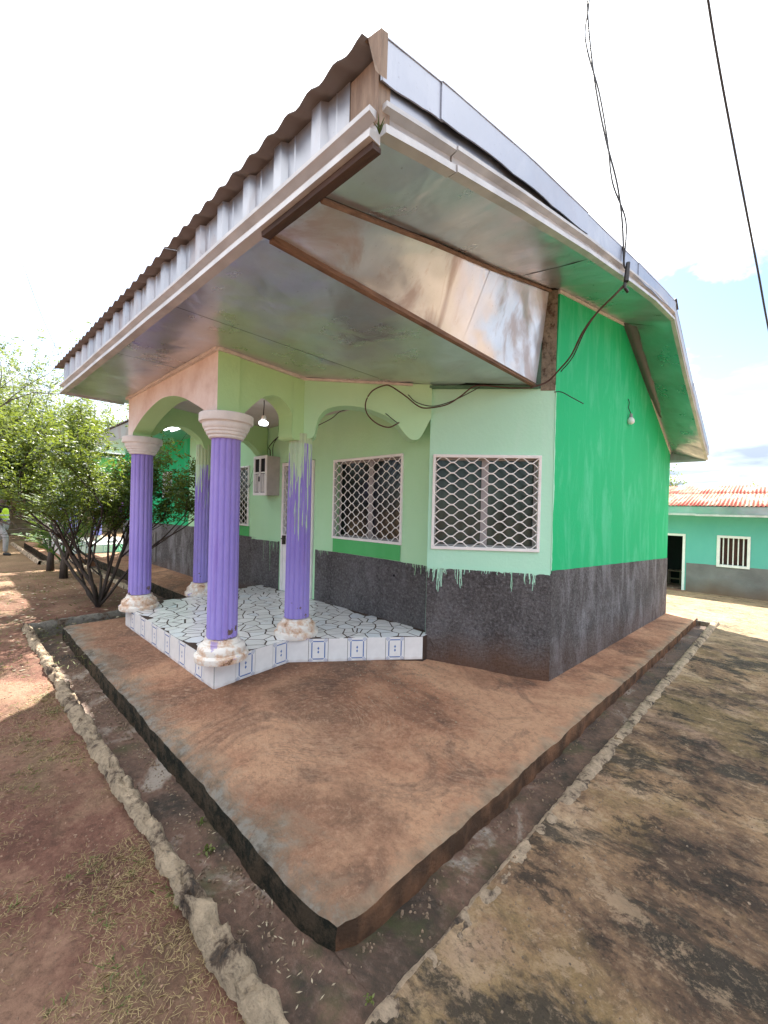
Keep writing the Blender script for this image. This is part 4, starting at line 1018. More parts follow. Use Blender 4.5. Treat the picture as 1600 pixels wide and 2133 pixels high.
# raw concrete stub at the corner above the chamfer, with green boards
MB().obox(HC-cdn*0.155+Z*2.90-cn*0.10, cdn*0.15, cn*0.105, Z*1.06).build('corner_pier', mk_kerb('bare_concrete', (0.42, 0.36, 0.27)), house)
MB().obox(HC-cdn*0.205+Z*2.92-cn*0.06, cdn*0.046, cn*0.075, Z*1.02).build('green_board', m_plain('green_board_paint', (0.06, 0.13, 0.09), 0.65, 0.3), house)
# back eave end
MB().box(-1.9, XR-0.01, 10.97, 11.03, 2.78, 2.83).build('back_moulding', ALU, house)
MB().box(-1.86, -1.725, 10.84, 10.97, 2.83, 3.02).build('rafter_end', WOOD, house)
MB().box(-14.6, XR-0.02, 10.985, 11.005, 2.83, 3.05).build('back_fascia', TINF, house)
# wing eave
MB().box(-14.8, -6.55, 2.72, 2.74, 3.10, 3.40).build('wing_fascia', TINF, house)
MB().box(-14.8, -6.45, 2.74, 3.72, 3.10, 3.115).build('wing_soffit', TINS, house)
MB().box(-11.66, -11.62, WY-0.05, WY-0.012, 0.1, 0.86).build('wall_pipe', m_plain('grey_pipe', (0.25, 0.24, 0.23), 0.5), house)

# ------------------------------------------------------------------ second porch at the far end of the house
far = thing('far_porch', 'distant second porch with purple columns and white tiled platform behind the tree', 'porch', (-17.5, 3, 0))
fp = MB().box(-18.9, -15.5, 2.3, 4.6, -0.2, 0.255).build('platform', TILE, far)
for i in range(10):
    o = bpy.data.objects.new('facing_tile', TM[i % 2]); C.objects.link(o); o.parent = fp; o.matrix_parent_inverse = inv(fp)
    o.location = (-15.498, 2.41+0.21*i, 0.125); o.rotation_euler = (0, 0, R(90)); o.scale = (1.04, 1, 1.05)
for (x, y) in ((-15.85, 2.65), (-18.5, 2.65), (-17.3, 3.6), (-15.85, 4.35)):
    column(far, x, y, 0.255, 2.42, True, PURPLE)
MB().box(-19.0, -15.6, 2.5, 2.7, 2.42, 2.98).build('beam', MINT_WARM, far)
MB().box(-15.8, -15.6, 2.7, 4.5, 2.42, 2.98).build('beam', MINT_WARM, far)
MB().box(-19.4, -15.0, 2.0, 4.6, 2.98, 3.02).build('soffit', TINS, far)
MB().box(-19.4, -15.0, 1.95, 2.0, 2.98, 3.32).build('fascia', TINF, far)
tag(MB().prism([(-17.6, 4.35, 0.9), (-17.3, 4.45, 0.85), (-17.0, 4.35, 0.9), (-16.95, 4.33, 1.55), (-17.25, 4.43, 1.62), (-17.55, 4.33, 1.58)], (0, 0.04, 0)).build('purple_cloth', m_plain('violet_cloth', (0.16, 0.02, 0.33), 0.8, 0.3)), 'violet cloth hanging in the far porch beside the green wall', 'cloth')

# ------------------------------------------------------------------ fittings on the house
box_ = thing('meter_cabinet', 'grey electric meter cabinet with slotted doors on the porch wall', 'meter box', (-6.02, 3.7, 1.8))
MB().box(-6.30, -5.90, 3.49, WY-0.003, 1.78, 2.41).build('cabinet_body', GREYBOX, box_)
fr = MB()
for (a, b, c, e) in ((-6.305, -5.90, 2.37, 2.415), (-6.305, -5.90, 1.775, 1.82), (-6.305, -6.265, 1.82, 2.37), (-5.94, -5.90, 1.82, 2.37), (-6.12, -6.09, 1.82, 2.37), (-6.265, -5.94, 2.13, 2.155)):
    fr.box(a, b, 3.470, 3.488, c, e)
fr.build('cabinet_frame', WHITE, box_)
for k in range(7):
    if k in (3,): continue
    MB().box(-6.245+0.044*k, -6.229+0.044*k, 3.474, 3.486, 1.83, 2.12).build('slat', WHITE, box_)
MB().box(-6.262, -5.943, 3.4865, 3.4885, 1.822, 2.368).build('dark_panel', DARK, box_)
MB().box(-6.115, -6.095, 3.455, 3.472, 2.0, 2.08).build('padlock', DARK, box_)
def cable(name, pts, r, mat, label, cat='cable', n=8, group=None):
    return tag(MB().tube(catmull(pts, n), r, 6).build(name, mat, None, True), label, cat, group)
cable('meter_cable', [(-6.0, 3.6, 2.41), (-6.05, 3.62, 2.52), (-6.12, 3.64, 2.58), (-6.0, 3.66, 2.68), (-5.75, 3.68, 2.80), (-5.62, 3.69, 2.94)], 0.009, CABLE, 'black cable kinking up from the grey meter cabinet')
cable('meter_cable', [(-5.93, 3.6, 2.41), (-5.95, 3.62, 2.6), (-5.85, 3.66, 2.75), (-5.6, 3.69, 2.88), (-5.45, 3.69, 2.94)], 0.006, CABLE, 'thin wire rising beside the black cable above the meter cabinet')
# porch bulb
pb = thing('hanging_bulb', 'lit bulb on a short wire under the porch ceiling', 'light bulb', (-4.68, 2.7, 2.65))
MB().tube(catmull([(-4.68, 2.7, ZT-0.02), (-4.675, 2.70, 2.86), (-4.685, 2.7, 2.77), (-4.68, 2.7, 2.73)], 4), 0.006).build('wire', CABLE, pb)
MB().lathe([(0.012, 2.735), (0.024, 2.73), (0.03, 2.70), (0.034, 2.67)], (-4.68, 2.7, 0), 16).build('holder', WHITE, pb)
eb = bpy.data.materials.new('lit_bulb'); eb.use_nodes = True; eb.node_tree.nodes['Principled BSDF'].inputs['Emission Color'].default_value = (0.9, 0.97, 1, 1); eb.node_tree.nodes['Principled BSDF'].inputs['Emission Strength'].default_value = 2.0
MB().lathe([(0.034, 2.668), (0.055, 2.655), (0.060, 2.635), (0.045, 2.615), (0.01, 2.608)], (-4.68, 2.7, 0), 20).build('bulb', eb, pb, True)
# fluorescent tubes under the wing soffit
ft = thing('tube_light', 'twin fluorescent tubes glowing under the wing eave', 'tube light', (-8.1, 2.95, 3.08))
for k in range(2):
    MB().tube([(-8.75, 2.90+0.13*k, 3.06), (-7.5, 2.86+0.13*k, 3.06)], 0.024, 10).build('tube', eb, ft)
MB().box(-8.8, -7.45, 2.86, 3.06, 3.082, 3.099).build('housing', WHITE, ft)
# gable bulb
gb = thing('gable_bulb', 'unlit white bulb dangling on a wire against the green gable wall', 'light bulb', (-1.68, 7.35, 3.1))
MB().tube(catmull([(-1.72, 7.30, 3.42), (-1.70, 7.30, 3.36), (-1.705, 7.29, 3.28), (-1.69, 7.31, 3.22), (-1.68, 7.33, 3.18)], 4), 0.006).build('wire', CABLE, gb)
MB().lathe([(0.012, 3.19), (0.022, 3.185), (0.024, 3.14), (0.03, 3.13)], (-1.68, 7.33, 0), 14).build('holder', m_plain('grey_holder', (0.3, 0.3, 0.3), 0.5), gb)
MB().lathe([(0.026, 3.13), (0.048, 3.10), (0.055, 3.065), (0.046, 3.035), (0.015, 3.02)], (-1.68, 7.33, 0), 18).build('bulb', m_plain('white_bulb_glass', (0.8, 0.8, 0.78), 0.2, 0.02), gb, True)
tag(MB().tube(catmull([(-1.73, 4.40, 2.885), (-1.66, 4.42, 2.875), (-1.58, 4.50, 2.82), (-1.50, 4.60, 2.765)], 4), 0.005).build('iron_rod', CABLE, None), 'thin black iron rod sticking out of the house corner', 'rod')
# service cables
CAMP = Vector((0, 0, 1.6))
def px(x, y, w_): return CAMP+(FW+cr*((x-800)/860)-cu*((y-1066.5)/860))*w_
clampP = Vector((-1.035, 4.20, 3.78))
anch = Vector((-1.9, 5.8, 9.6))
def sag(a, b, s_, n=16, wig=0, ph=0):
    return [a.lerp(b, i/n)-Z*s_*4*(i/n)*(1-i/n)+Vector((wig*math.sin(ph+i*0.9), wig*math.cos(ph+i*0.7), 0)) for i in range(n+1)]
top_pts = [px(1300, 548, 3.72), px(1296, 460, 3.74), px(1285, 380, 3.77), px(1262, 290, 3.82), px(1242, 190, 3.88), px(1228, 80, 3.96), px(1222, -20, 4.05), px(1212, -250, 4.3), px(1205, -600, 4.9)]
cable('service_cable', [clampP+Vector((0, 0, 0.06))]+top_pts, 0.008, CABLE, 'dark service cable dropping from the sky to the gable clamp')
cable('service_cable', [clampP+Vector((0.01, 0.01, 0.06))]+[p+Vector((0.030*math.sin(2.2*i), 0.03*math.sin(2.2*i), 0)) for i, p in enumerate(top_pts)], 0.007, CABLE, 'second strand twisting round the service cable above the gable clamp')
tag(MB().tube([clampP+Vector((0.015, 0.0, 0.10)), clampP+Vector((0.01, -0.03, -0.08))], [0.018, 0.022], 8).tube([clampP+Vector((0.0, -0.03, -0.08)), clampP+Vector((0.01, -0.05, -0.15)), clampP+Vector((0.02, -0.02, -0.17)), clampP+Vector((0.01, 0.02, -0.13))], 0.012, 6).build('cable_clamp', CABLE, None), 'black cable clamp hooked over the gable edge trim', 'clamp')
low = [clampP+Vector((0.0, -0.03, -0.10)), px(1280, 615, 3.75), px(1245, 650, 3.85), px(1215, 690, 3.95), px(1190, 740, 4.1), px(1165, 770, 4.22), px(1140, 795, 4.29), px(1105, 808, 4.31)]
cable('drop_cable', low, 0.009, CABLEB, 'brown drop cable curving from the gable clamp to the house corner')
cable('drop_cable', [p+Vector((0.012, 0.012, 0.02*math.sin(i))) for i, p in enumerate(low[:6])], 0.006, CABLE, 'thin black wire running beside the brown drop cable')
onb = b3A.lerp(b3B, 0.95); 
bp_ = lambda x, y: px(x, y, 4.31)
cable('beam_cable', [bp_(1105, 808), bp_(1060, 808), bp_(1010, 803), bp_(985, 806), bp_(960, 825), bp_(930, 843), bp_(890, 850), bp_(870, 845), bp_(845, 825), bp_(815, 805), bp_(800, 803), bp_(775, 815), bp_(762, 838), bp_(765, 862), bp_(785, 882), bp_(810, 890), bp_(832, 880)], 0.007, CABLEB, 'brown cable looping along the porch beam below the soffit')
cable('beam_cable', [bp_(1000, 806), bp_(970, 822), bp_(935, 838), bp_(900, 846), bp_(868, 838), bp_(850, 822)], 0.005, CABLE, 'thin black wire sagging under the looped brown cable')
cable('porch_wire', [px(830, 882, 4.2), px(780, 850, 4.6), px(715, 855, 5.1), px(690, 872, 5.2), px(655, 890, 5.4)], 0.005, CABLE, 'thin wire stretched inside the porch behind the arch')
cable('overhead_cable', [px(1440, -250, 5.0), px(1475, 0, 5.6), px(1500, 150, 5.9), px(1528, 300, 6.3), px(1555, 440, 6.7), px(1580, 570, 7.2), px(1600, 680, 7.7), px(1640, 880, 9)], 0.016, CABLE, 'thick black overhead cable crossing the sky at the right edge')
cable('overhead_wire', [px(-60, 250, 14), px(0, 430, 14.5), px(40, 530, 15), px(80, 640, 16), px(112, 715, 17), px(150, 800, 18)], 0.010, m_plain('grey_wire', (0.3, 0.3, 0.3), 0.5), 'faint grey overhead wire in the sky at the left')

# ------------------------------------------------------------------ outbuilding
ob = thing('outbuilding', 'low turquoise outbuilding with rusty red corrugated roof beyond the yard', 'outbuilding', (-1, 17.4, -1))
OA = (-7.0, 17.4, 0); OB_ = (4.0, 17.4, 0)
wall('wall', OA, OB_, NY, -1.6, 2.0, [(7.0-3.15, 7.0-2.245, -0.93, 0.98), (7.0-1.30, 7.0-0.63, 0.06, 0.93)], 0.18, TURQ, ob)
def mk_obd():
    n = NT('outbuilding_dado'); z = n.xyz()[2]
    c = n.ramp(n.noise(1.5, 6), (0.3, (0.13, 0.12, 0.12)), (0.7, (0.22, 0.21, 0.21)))
    k = n.step(n.math('ADD', z, n.math('MULTIPLY', n.noise(1.2, 6), 0.6)), -0.15, -0.85)
    c = n.mix(n.math('MULTIPLY', k, 0.85), c, (0.20, 0.10, 0.05))
    return n.done(c, 0.9, n.bump(n.noise(20, 4), 0.4, 0.02))
OBD = mk_obd()
panel('dado', (-7, 17.4, 0), (-3.20, 17.4, 0), NY, -1.6, -1.6, 0.02, 0.02, 0.008, OBD, ob)
panel('dado', (-2.19, 17.4, 0), (4.0, 17.4, 0), NY, -1.6, -1.6, 0.02, 0.05, 0.008, OBD, ob)
MB().box(-7, -6.82, 17.4, 22, -1.6, 2.0).box(3.82, 4.0, 17.6, 22, -1.6, 2.0).box(-6.8, 3.8, 21.8, 22, -1.6, 2.0).build('back_walls', TURQ, ob)
dm = MB()
for (a, b, c, e) in ((-2.30, -2.225, -0.93, 1.0), (-3.16, -2.30, 0.925, 1.0), (-3.16, -3.09, -0.93, 0.925)): dm.box(a, b, 17.37, 17.48, c, e)
df = dm.build('door_frame', WHITE, ob)
MB().box(-3.2, -2.15, 17.0, 17.6, -1.3, -0.925).build('doorstep', m_plain('brown_step', (0.16, 0.085, 0.05), 0.9, 0.2, bump=0.3), ob)
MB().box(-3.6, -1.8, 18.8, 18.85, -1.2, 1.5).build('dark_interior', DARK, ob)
wf = MB()
for (a, b, c, e) in ((-1.385, -0.555, 0.93, 1.01), (-1.385, -0.555, -0.02, 0.06), (-1.385, -1.30, 0.06, 0.93), (-0.63, -0.555, 0.06, 0.93)): wf.box(a, b, 17.36, 17.46, c, e)
wf = bevel(wf.build('window_frame', WHITE, ob), 0.006, 1)
for k in range(5): MB().box(-1.235+0.125*k, -1.205+0.125*k, 17.42, 17.45, 0.06, 0.93).build('window_bar', WHITE, wf)
MB().box(-1.31, -0.62, 17.52, 17.54, 0.05, 0.94).build('shutter', m_plain('dark_red_shutter', (0.06, 0.018, 0.014), 0.7, 0.2), wf)
def mk_redroof():
    n = NT('rusty_red_roof'); f = n.noise(1.6, 7, 0.7, n.map((2.2, 0.5, 1)))
    c = n.ramp(f, (0.42, (0.44, 0.085, 0.055)), (0.52, (0.48, 0.16, 0.10)), (0.58, (0.50, 0.36, 0.25)), (0.70, (0.54, 0.46, 0.35)))
    return n.done(c, 0.7)
RR = mk_redroof()
for k in range(11):
    for (ya, yb, za, zb) in ((16.72, 19.3, 1.955, 2.47), (19.2, 21.2, 2.47, 2.86)):
        corr_sheet('roof_sheet', -7.2+1.04*k, -7.2+1.04*k+1.05, [ya, yb], lambda y: za+(zb-za)*(y-ya)/(yb-ya)+0.006*(k % 2), 0.105, 0.018, RR, ob, 0.003)
MB().box(-7.2, 4.2, 16.78, 16.80, 1.70, 1.935).build('fascia', TINB, ob)
MB().box(-7.2, -1.9, 16.73, 16.79, 1.64, 1.705).build('fascia_moulding', ALU, ob); MB().box(-1.9, 4.2, 16.72, 16.785, 1.625, 1.69).build('fascia_moulding', ALU, ob)
MB().box(-7.0, 4.1, 16.80, 17.4, 1.70, 1.715).build('soffit', TINS, ob)
tag(MB().box(-2.85, -2.45, 18.3, 18.7, -0.42, -0.38).box(-2.85, -2.81, 18.3, 18.34, -0.9, -0.42).box(-2.49, -2.45, 18.3, 18.34, -0.9, -0.42).box(-2.85, -2.45, 18.32, 18.35, -0.7, -0.66).box(-2.85, -2.81, 18.66, 18.7, -0.9, -0.42).box(-2.49, -2.45, 18.66, 18.7, -0.9, -0.42).build('stool', m_plain('dark_wood_stool', (0.10, 0.06, 0.04), 0.7), None), 'wooden stool in the dark doorway of the outbuilding', 'stool')
struct(MB().box(-3.7, -1.7, 17.45, 18.8, -1.1, -0.905).build('outbuilding_floor', DRAIN, None))

# ------------------------------------------------------------------ boundary wall of blocks behind the garden
bw = thing('boundary_wall', 'brown block boundary wall at the back of the garden', 'wall', (-27, 2, 0))
BLK = m_plain('mud_brown_block', (0.27, 0.19, 0.125), 0.95, 0.25, 3, bump=0.5)
MB().box(-27.2, -27.02, -14, 14, -0.2, 2.05).build('core', m_plain('wall_mortar', (0.17, 0.12, 0.08), 0.95, 0.2, 4), bw)
bo = MB().box(-27.02, -26.99, 0.0075, 0.4825, 0.006, 0.214).build('block', BLK, bw); bme = bo.data; first = True
for r in range(9):
    for k in range(20):
        y = -3.5+0.49*k+(0.245 if r % 2 else 0)
        o = bo if first else bpy.data.objects.new('block', bme)
        if not first: C.objects.link(o); o.parent = bw; o.matrix_parent_inverse = inv(bw)
        first = False
        o.location = (random.uniform(0, 0.012), y, 0.225*r)

# ------------------------------------------------------------------ vegetation
def leaf_mesh(name, pos, nrm_bias, length, width, mat, parent, seed=0, tags=None, fold=0.0, axis=None):
    r_ = np.random.default_rng(seed); N = len(pos); pos = np.asarray(pos, float)
    ax = r_.normal(size=(N, 3)) if axis is None else np.asarray(axis, float)+0.25*r_.normal(size=(N, 3))
    ax[:, 2] -= 0.35; ax /= np.linalg.norm(ax, axis=1)[:, None]
    nn = r_.normal(size=(N, 3))*0.8; nn[:, 2] += nrm_bias
    sd = np.cross(ax, nn); sd /= np.linalg.norm(sd, axis=1)[:, None]+1e-9
    L = length*(0.7+0.6*r_.random(N))[:, None]; W = width*(0.7+0.6*r_.random(N))[:, None]
    v = np.empty((N, 4, 3)); v[:, 0] = pos; v[:, 1] = pos+ax*L*0.45+sd*W*0.5; v[:, 2] = pos+ax*L; v[:, 3] = pos+ax*L*0.45-sd*W*0.5
    me = bpy.data.meshes.new(name); me.vertices.add(N*4); me.vertices.foreach_set('co', v.reshape(-1))
    me.loops.add(N*4); me.loops.foreach_set('vertex_index', np.arange(N*4, dtype=np.int32)); me.polygons.add(N)
    me.polygons.foreach_set('loop_start', np.arange(0, N*4, 4, dtype=np.int32))
    a = me.attributes.new('leafv', 'FLOAT', 'FACE'); val = r_.random(N) if tags is None else np.clip(np.asarray(tags)+0.25*(r_.random(N)-0.5), 0, 1)
    a.data.foreach_set('value', val.astype(np.float32))
    me.update(calc_edges=True); me.validate()
    return link(name, me, mat, parent)

def grow(base, stems, levels, r_, lfac=0.72, spread=0.5, upb=0.15):
    """returns list of (pts, r0, r1) and tips"""
    segs = []; tips = []
    def rec(p, d, L, rad, lv):
        n = 5; pts = [p]; q = p.copy(); dd = d.copy()
        for i in range(n):
            dd = (dd+Vector((r_.gauss(0, .12), r_.gauss(0, .12), r_.gauss(0, .07)+upb*0.15))).normalized(); q = q+dd*(L/n); pts.append(q.copy())
        segs.append((pts, rad, rad*0.6))
        if lv <= 1:
            for i in range(1, n+1): tips.append((pts[i], dd.copy()))
        if lv == 0: return
        nb = 3 if lv > 1 else 4
        for k in range(nb):
            a = r_.uniform(0, 6.28); side = dd.orthogonal().normalized(); side = Matrix.Rotation(a, 3, dd) @ side
            nd = (dd+side*r_.uniform(0.45, 1.0)*spread*2+Z*upb).normalized()
            st = pts[r_.randint(2, n)]
            rec(st, nd, L*lfac*r_.uniform(0.75, 1.15), rad*0.55, lv-1)
    for (d, L, rad) in stems: rec(Vector(base), Vector(d).normalized(), L, rad, levels)
    return segs, tips

def tree(name, label, base, stems, levels, nleaf, leaf, width, mat, seed, spread=0.5, upb=0.15, sub=0.14, bark=BARK, group=None, keep=None, pinn=True):
    r_ = random.Random(seed); root = thing(name, label, 'tree', base, group)
    segs, tips = grow(base, stems, levels, r_, 0.72, spread, upb)
    m = MB()
    for pts, a, b in segs:
        n = len(pts); m.tube(pts, [a+(b-a)*i/(n-1) for i in range(n)], 5 if a > 0.012 else 3)
    m.build('trunk', bark, root, True, fix=False)
    pos = []; ax = []; tg = []
    zs = [t[0].z for t in tips]; z0, z1 = min(zs), max(zs)
    per = max(1, nleaf//max(1, len(tips)))
    for p, d in tips:
        if pinn:
            # compound leaves: a few rachises with paired leaflets
            for k in range(max(1, per//10)):
                a = Vector((r_.gauss(0, 1), r_.gauss(0, 1), r_.gauss(0.1, .5))).normalized(); o = p+Vector((r_.gauss(0, sub*.6), r_.gauss(0, sub*.6), r_.gauss(0, sub*.6)))
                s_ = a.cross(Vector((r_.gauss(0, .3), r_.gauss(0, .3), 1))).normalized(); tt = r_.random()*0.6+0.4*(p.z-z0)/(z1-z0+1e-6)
                for j in range(5):
                    q = o+a*(leaf*0.55*j)-Z*0.004*j*j
                    if keep and not keep(q): continue
                    for sg in (1, -1): pos.append(q); ax.append(s_*sg+a*0.5); tg.append(tt)
        else:
            for k in range(per):
                q = p+Vector((r_.gauss(0, sub), r_.gauss(0, sub), r_.gauss(0, sub)))
                if keep and not keep(q): continue
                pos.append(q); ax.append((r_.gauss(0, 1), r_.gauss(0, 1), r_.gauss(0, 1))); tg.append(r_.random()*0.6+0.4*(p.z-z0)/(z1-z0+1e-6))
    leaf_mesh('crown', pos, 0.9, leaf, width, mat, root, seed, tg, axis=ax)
    print(name, len(tips), len(pos)); return root

def keep_main(q):
    lat = (q.x+7.73)*R0.x+(q.y-1.64)*R0.y
    if lat > 0.75 and fn(q.x*3, q.y*3, q.z*3, 1.0) > 0.45-(lat-0.75)*0.9: return False
    if q.z < 1.22+0.38*max(0, -lat)+0.15*fn(q.x, q.y, q.z, 2): return False
    return not (q.x > -6.5 and q.z > 2.75) and not (q.y > 3.65)
LR = R0  # image right on the ground
tb = (-7.73, 1.64, -0.06)
st = []
for (lat, dep, up_, L, rad) in ((-0.85, 0.1, 1.0, 1.75, 0.030), (-0.35, 0.3, 1.2, 1.7, 0.036), (-0.12, -0.2, 1.3, 1.75, 0.030), (0.22, 0.2, 1.3, 1.6, 0.032), (0.55, 0.35, 1.15, 1.45, 0.024), (0.08, 0.7, 1.1, 1.5, 0.028), (-0.5, 0.8, 1.1, 1.6, 0.024), (-1.05, 0.25, 0.95, 1.6, 0.022)):
    st.append((LR*lat+F0*dep+Z*up_, L*0.92, rad))
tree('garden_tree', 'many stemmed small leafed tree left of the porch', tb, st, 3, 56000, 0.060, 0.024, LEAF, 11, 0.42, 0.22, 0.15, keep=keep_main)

def back_tree(label, x, y, h, seed, mat, n, leaf, spread=0.5, up0=0.45, name='background_tree', pinn=False, lv=3, grp='trees behind the garden'):
    rr = random.Random(seed); st = []
    for k in range(5):
        a = k*1.256+rr.random(); st.append((Vector((0.35*math.cos(a), 0.35*math.sin(a), 1)), h*0.42, h*(0.005 if pinn else 0.013)))
    return tree(name, label, (x, y, -0.1), st, lv, n, leaf, leaf*0.45, mat, seed, spread, 0.12, h*0.055, group=grp, pinn=pinn)
back_tree('broad leafy tree overhanging the block wall at the far left', -24.5, 0.6, 6.6, 21, LEAFB, 26000, 0.17)
back_tree('leafy tree behind the palms near the block wall', -23.5, 3.6, 6.2, 22, LEAFB, 26000, 0.16)
back_tree('tall tree behind the far porch roof', -29, 6.5, 7.5, 23, LEAFB, 22000, 0.19)
back_tree('thin feathery tree rising above the garden tree at the left edge', -21, -0.2, 9.6, 24, LEAFF, 30000, 0.10, 0.45, name='feathery_tree', pinn=True)
back_tree('thin feathery tree showing beside the roof end', -25, 4.4, 9.0, 25, LEAFF, 30000, 0.11, 0.42, name='feathery_tree', pinn=True)
back_tree('dense tree closing the garden behind the boundary wall', -31, 1.0, 7.6, 26, LEAFB, 26000, 0.20)
back_tree('leafy tree top showing above the outbuilding ridge at the right edge', 1.2, 42, 5.4, 27, LEAFB, 6000, 0.22, grp='trees behind the outbuilding')
back_tree('tree top peeping past the house corner over the outbuilding', -7.2, 38, 5.6, 28, LEAFB, 5000, 0.22, grp='trees behind the outbuilding')

# young coconut palms
def palm(label, base, h, fronds, seed, toff=(0, 0)):
    r_ = random.Random(seed); root = thing('young_palm', label, 'palm', base, 'young palms on the bare earth')
    b = Vector(base); m = MB(); m.tube([b, b+Vector((0.01, 0, h*0.5)), b+Vector((0.0, 0.02, h))], [0.085, 0.07, 0.05], 8)
    m.build('trunk', BARK, root, True)
    for (lat, dep, up_, L) in fronds:
        d = (LR*lat+F0*dep+Z*up_).normalized(); pts = []; q = b+Z*(h*0.55); dd = d.copy(); n = 12
        for i in range(n+1):
            pts.append(q.copy()); q = q+dd*(L/n); dd = (dd-Z*0.055*(1.2-abs(up_)*0.3)+Vector((d.x, d.y, 0))*0.03).normalized()
        fr_ = MB().tube(pts, [0.022*(1-0.85*i/n) for i in range(n+1)], 5).build('frond', PALM, root, True)
        pos = []; ax = []; 
        for i in range(4, n*4):
            t = i/(n*4); p = pts[int(t*n)].lerp(pts[min(n, int(t*n)+1)], t*n-int(t*n)); tan = (pts[min(n, int(t*n)+1)]-pts[int(t*n)]).normalized()
            if t < 0.28: continue
            s_ = tan.cross(Z).normalized()
            for sg in (1, -1): pos.append(p); ax.append(s_*sg*1.2+tan*0.9+Z*0.15)
        ll = 0.36*L/1.6
        leaf_mesh('leaflets', pos, 1.5, ll, 0.030, PALM, fr_, seed, axis=ax)
    return root
palm('nearer young palm with feathery fronds behind the garden tree', (-11.0, 1.70, -0.08), 0.62, [(-0.5, 0.1, 1.5, 1.6), (-0.3, 0.3, 1.7, 1.7), (0.15, -0.2, 1.8, 1.8), (0.5, 0.3, 1.4, 1.5), (-0.6, -0.3, 1.0, 1.0), (0.05, 0.4, 1.8, 1.7), (0.7, -0.2, 1.2, 1.3)], 31)
palm('farther young palm with arching fronds behind the nearer one', (-12.45, 1.67, -0.08), 0.6, [(-0.45, 0.1, 1.2, 1.3), (-0.5, 0.3, 0.7, 0.9), (-0.25, 0.2, 1.6, 1.8), (0.3, 0.1, 1.5, 1.5), (-0.4, 0.5, 1.4, 1.6), (0.7, 0.1, 1.1, 1.3)], 32)

# grass, straw, leaf litter
def blades(name, centers, per, L, W, mat, seed, lean, label, cat, rad=0.05, zf=None):
    r_ = np.random.default_rng(seed); N = len(centers)*per
    c = np.repeat(np.asarray(centers, float), per, axis=0); c[:, :2] += r_.normal(size=(N, 2))*rad
    if zf: c[:, 2] = [zf(a, b) for a, b in c[:, :2]]
    th = r_.random(N)*6.283; ln = L*(0.5+r_.random(N)); el = lean*(0.4+0.9*r_.random(N))
    d = np.stack([np.cos(th)*np.cos(el), np.sin(th)*np.cos(el), np.sin(el)], 1); s_ = np.stack([-np.sin(th), np.cos(th), 0*th], 1)*W
    mid = c+d*(ln*0.55)[:, None]; tip = c+d*ln[:, None]; tip[:, 2] -= ln*0.18; mid[:, :2] += r_.normal(size=(N, 2))*0.12*L
    v = np.empty((N, 5, 3)); v[:, 0] = c-s_; v[:, 1] = c+s_; v[:, 2] = mid+s_*0.8; v[:, 3] = tip; v[:, 4] = mid-s_*0.8
    me = bpy.data.meshes.new(name); me.vertices.add(N*5); me.vertices.foreach_set('co', v.reshape(-1)); me.loops.add(N*5)
    me.loops.foreach_set('vertex_index', np.arange(N*5, dtype=np.int32)); me.polygons.add(N); me.polygons.foreach_set('loop_start', np.arange(0, N*5, 5, dtype=np.int32))
    a = me.attributes.new('leafv', 'FLOAT', 'FACE'); a.data.foreach_set('value', r_.random(N).astype(np.float32)); me.update(calc_edges=True)
    return stuff(link(name, me, mat), label, cat)
def zge(x, y): return z_ground(x, y)+0.035*fn(x, y, 0, 1.1)+0.010*fn(x, y, 3, 7)
cs = []; cg = []
rr = random.Random(77)
for _ in range(9000):
    x = -0.75-4.6*rr.random()**1.3; y = rr.uniform(-0.5, 0.66); 
    dn = fn(x, y, 11, 1.7)+0.35*fn(x, y, 12, 6); edge = max(0, (y-0.38)/0.28); nearc = max(0, (x+2.6)/1.8)
    if rr.random() < max(0, dn*0.9+0.40*edge+0.40*nearc-0.10): cs.append((x, y, 0))
    if dn > 0.2 and rr.random() < 0.02+0.04*edge: cg.append((x, y, 0))
blades('dry_grass', cs, 9, 0.030, 0.0009, STRAW, 5, 0.35, 'dry straw coloured creeping grass on the red earth by the kerb', 'grass', 0.03, zge)
blades('green_grass', cg, 9, 0.032, 0.0016, GRASS, 6, 0.6, 'small green grass tufts scattered on the red earth', 'grass', 0.018, zge)
cf = [(rr.uniform(-13, -5), rr.uniform(-0.8, 2.2), 0) for _ in range(500)]
blades('garden_grass', cf, 8, 0.05, 0.003, GRASS, 8, 0.5, 'thin grass on the shaded ground under the tree', 'grass', 0.12, lambda x, y: z_ground(x, y)+0.035*fn(x, y, 0, 1.1))
# fallen leaflets in the drain and garden
def litter(name, pts, L, W, seed, label):
    r_ = random.Random(seed); m = MB()
    for (x, y, z) in pts:
        a = r_.uniform(0, 6.28); l = L*r_.uniform(0.6, 1.3); w_ = W*r_.uniform(0.7, 1.2); d = Vector((math.cos(a), math.sin(a), r_.uniform(-.08, .12))); s_ = Vector((-math.sin(a), math.cos(a), r_.uniform(-.3, .3)))
        p = Vector((x, y, z+0.006)); m.add([p-d*l/2, p+s_*w_/2, p+d*l/2, p-s_*w_/2], [(0, 1, 2, 3)])
    o = m.build(name, LITTER, None, fix=False); a = o.data.attributes.new('leafv', 'FLOAT', 'FACE'); a.data.foreach_set('value', np.random.default_rng(seed).random(len(m.f)).astype(np.float32))
    return stuff(o, label, 'leaf litter')
pts = []
for _ in range(150):
    t = rr.random(); x = -1.1-4.6*t
    pts.append((x, rr.choice((rr.uniform(0.80, 1.0), rr.gauss(0.93, 0.05))), -0.160+0.03*sst((x+2.2)/1.2)))
for _ in range(28): pts.append((rr.gauss(-1.38, 0.12), rr.gauss(0.95, 0.04), -0.148))
for _ in range(60): pts.append((rr.gauss(-4.4, 0.35), rr.uniform(0.8, 0.98), -0.16))
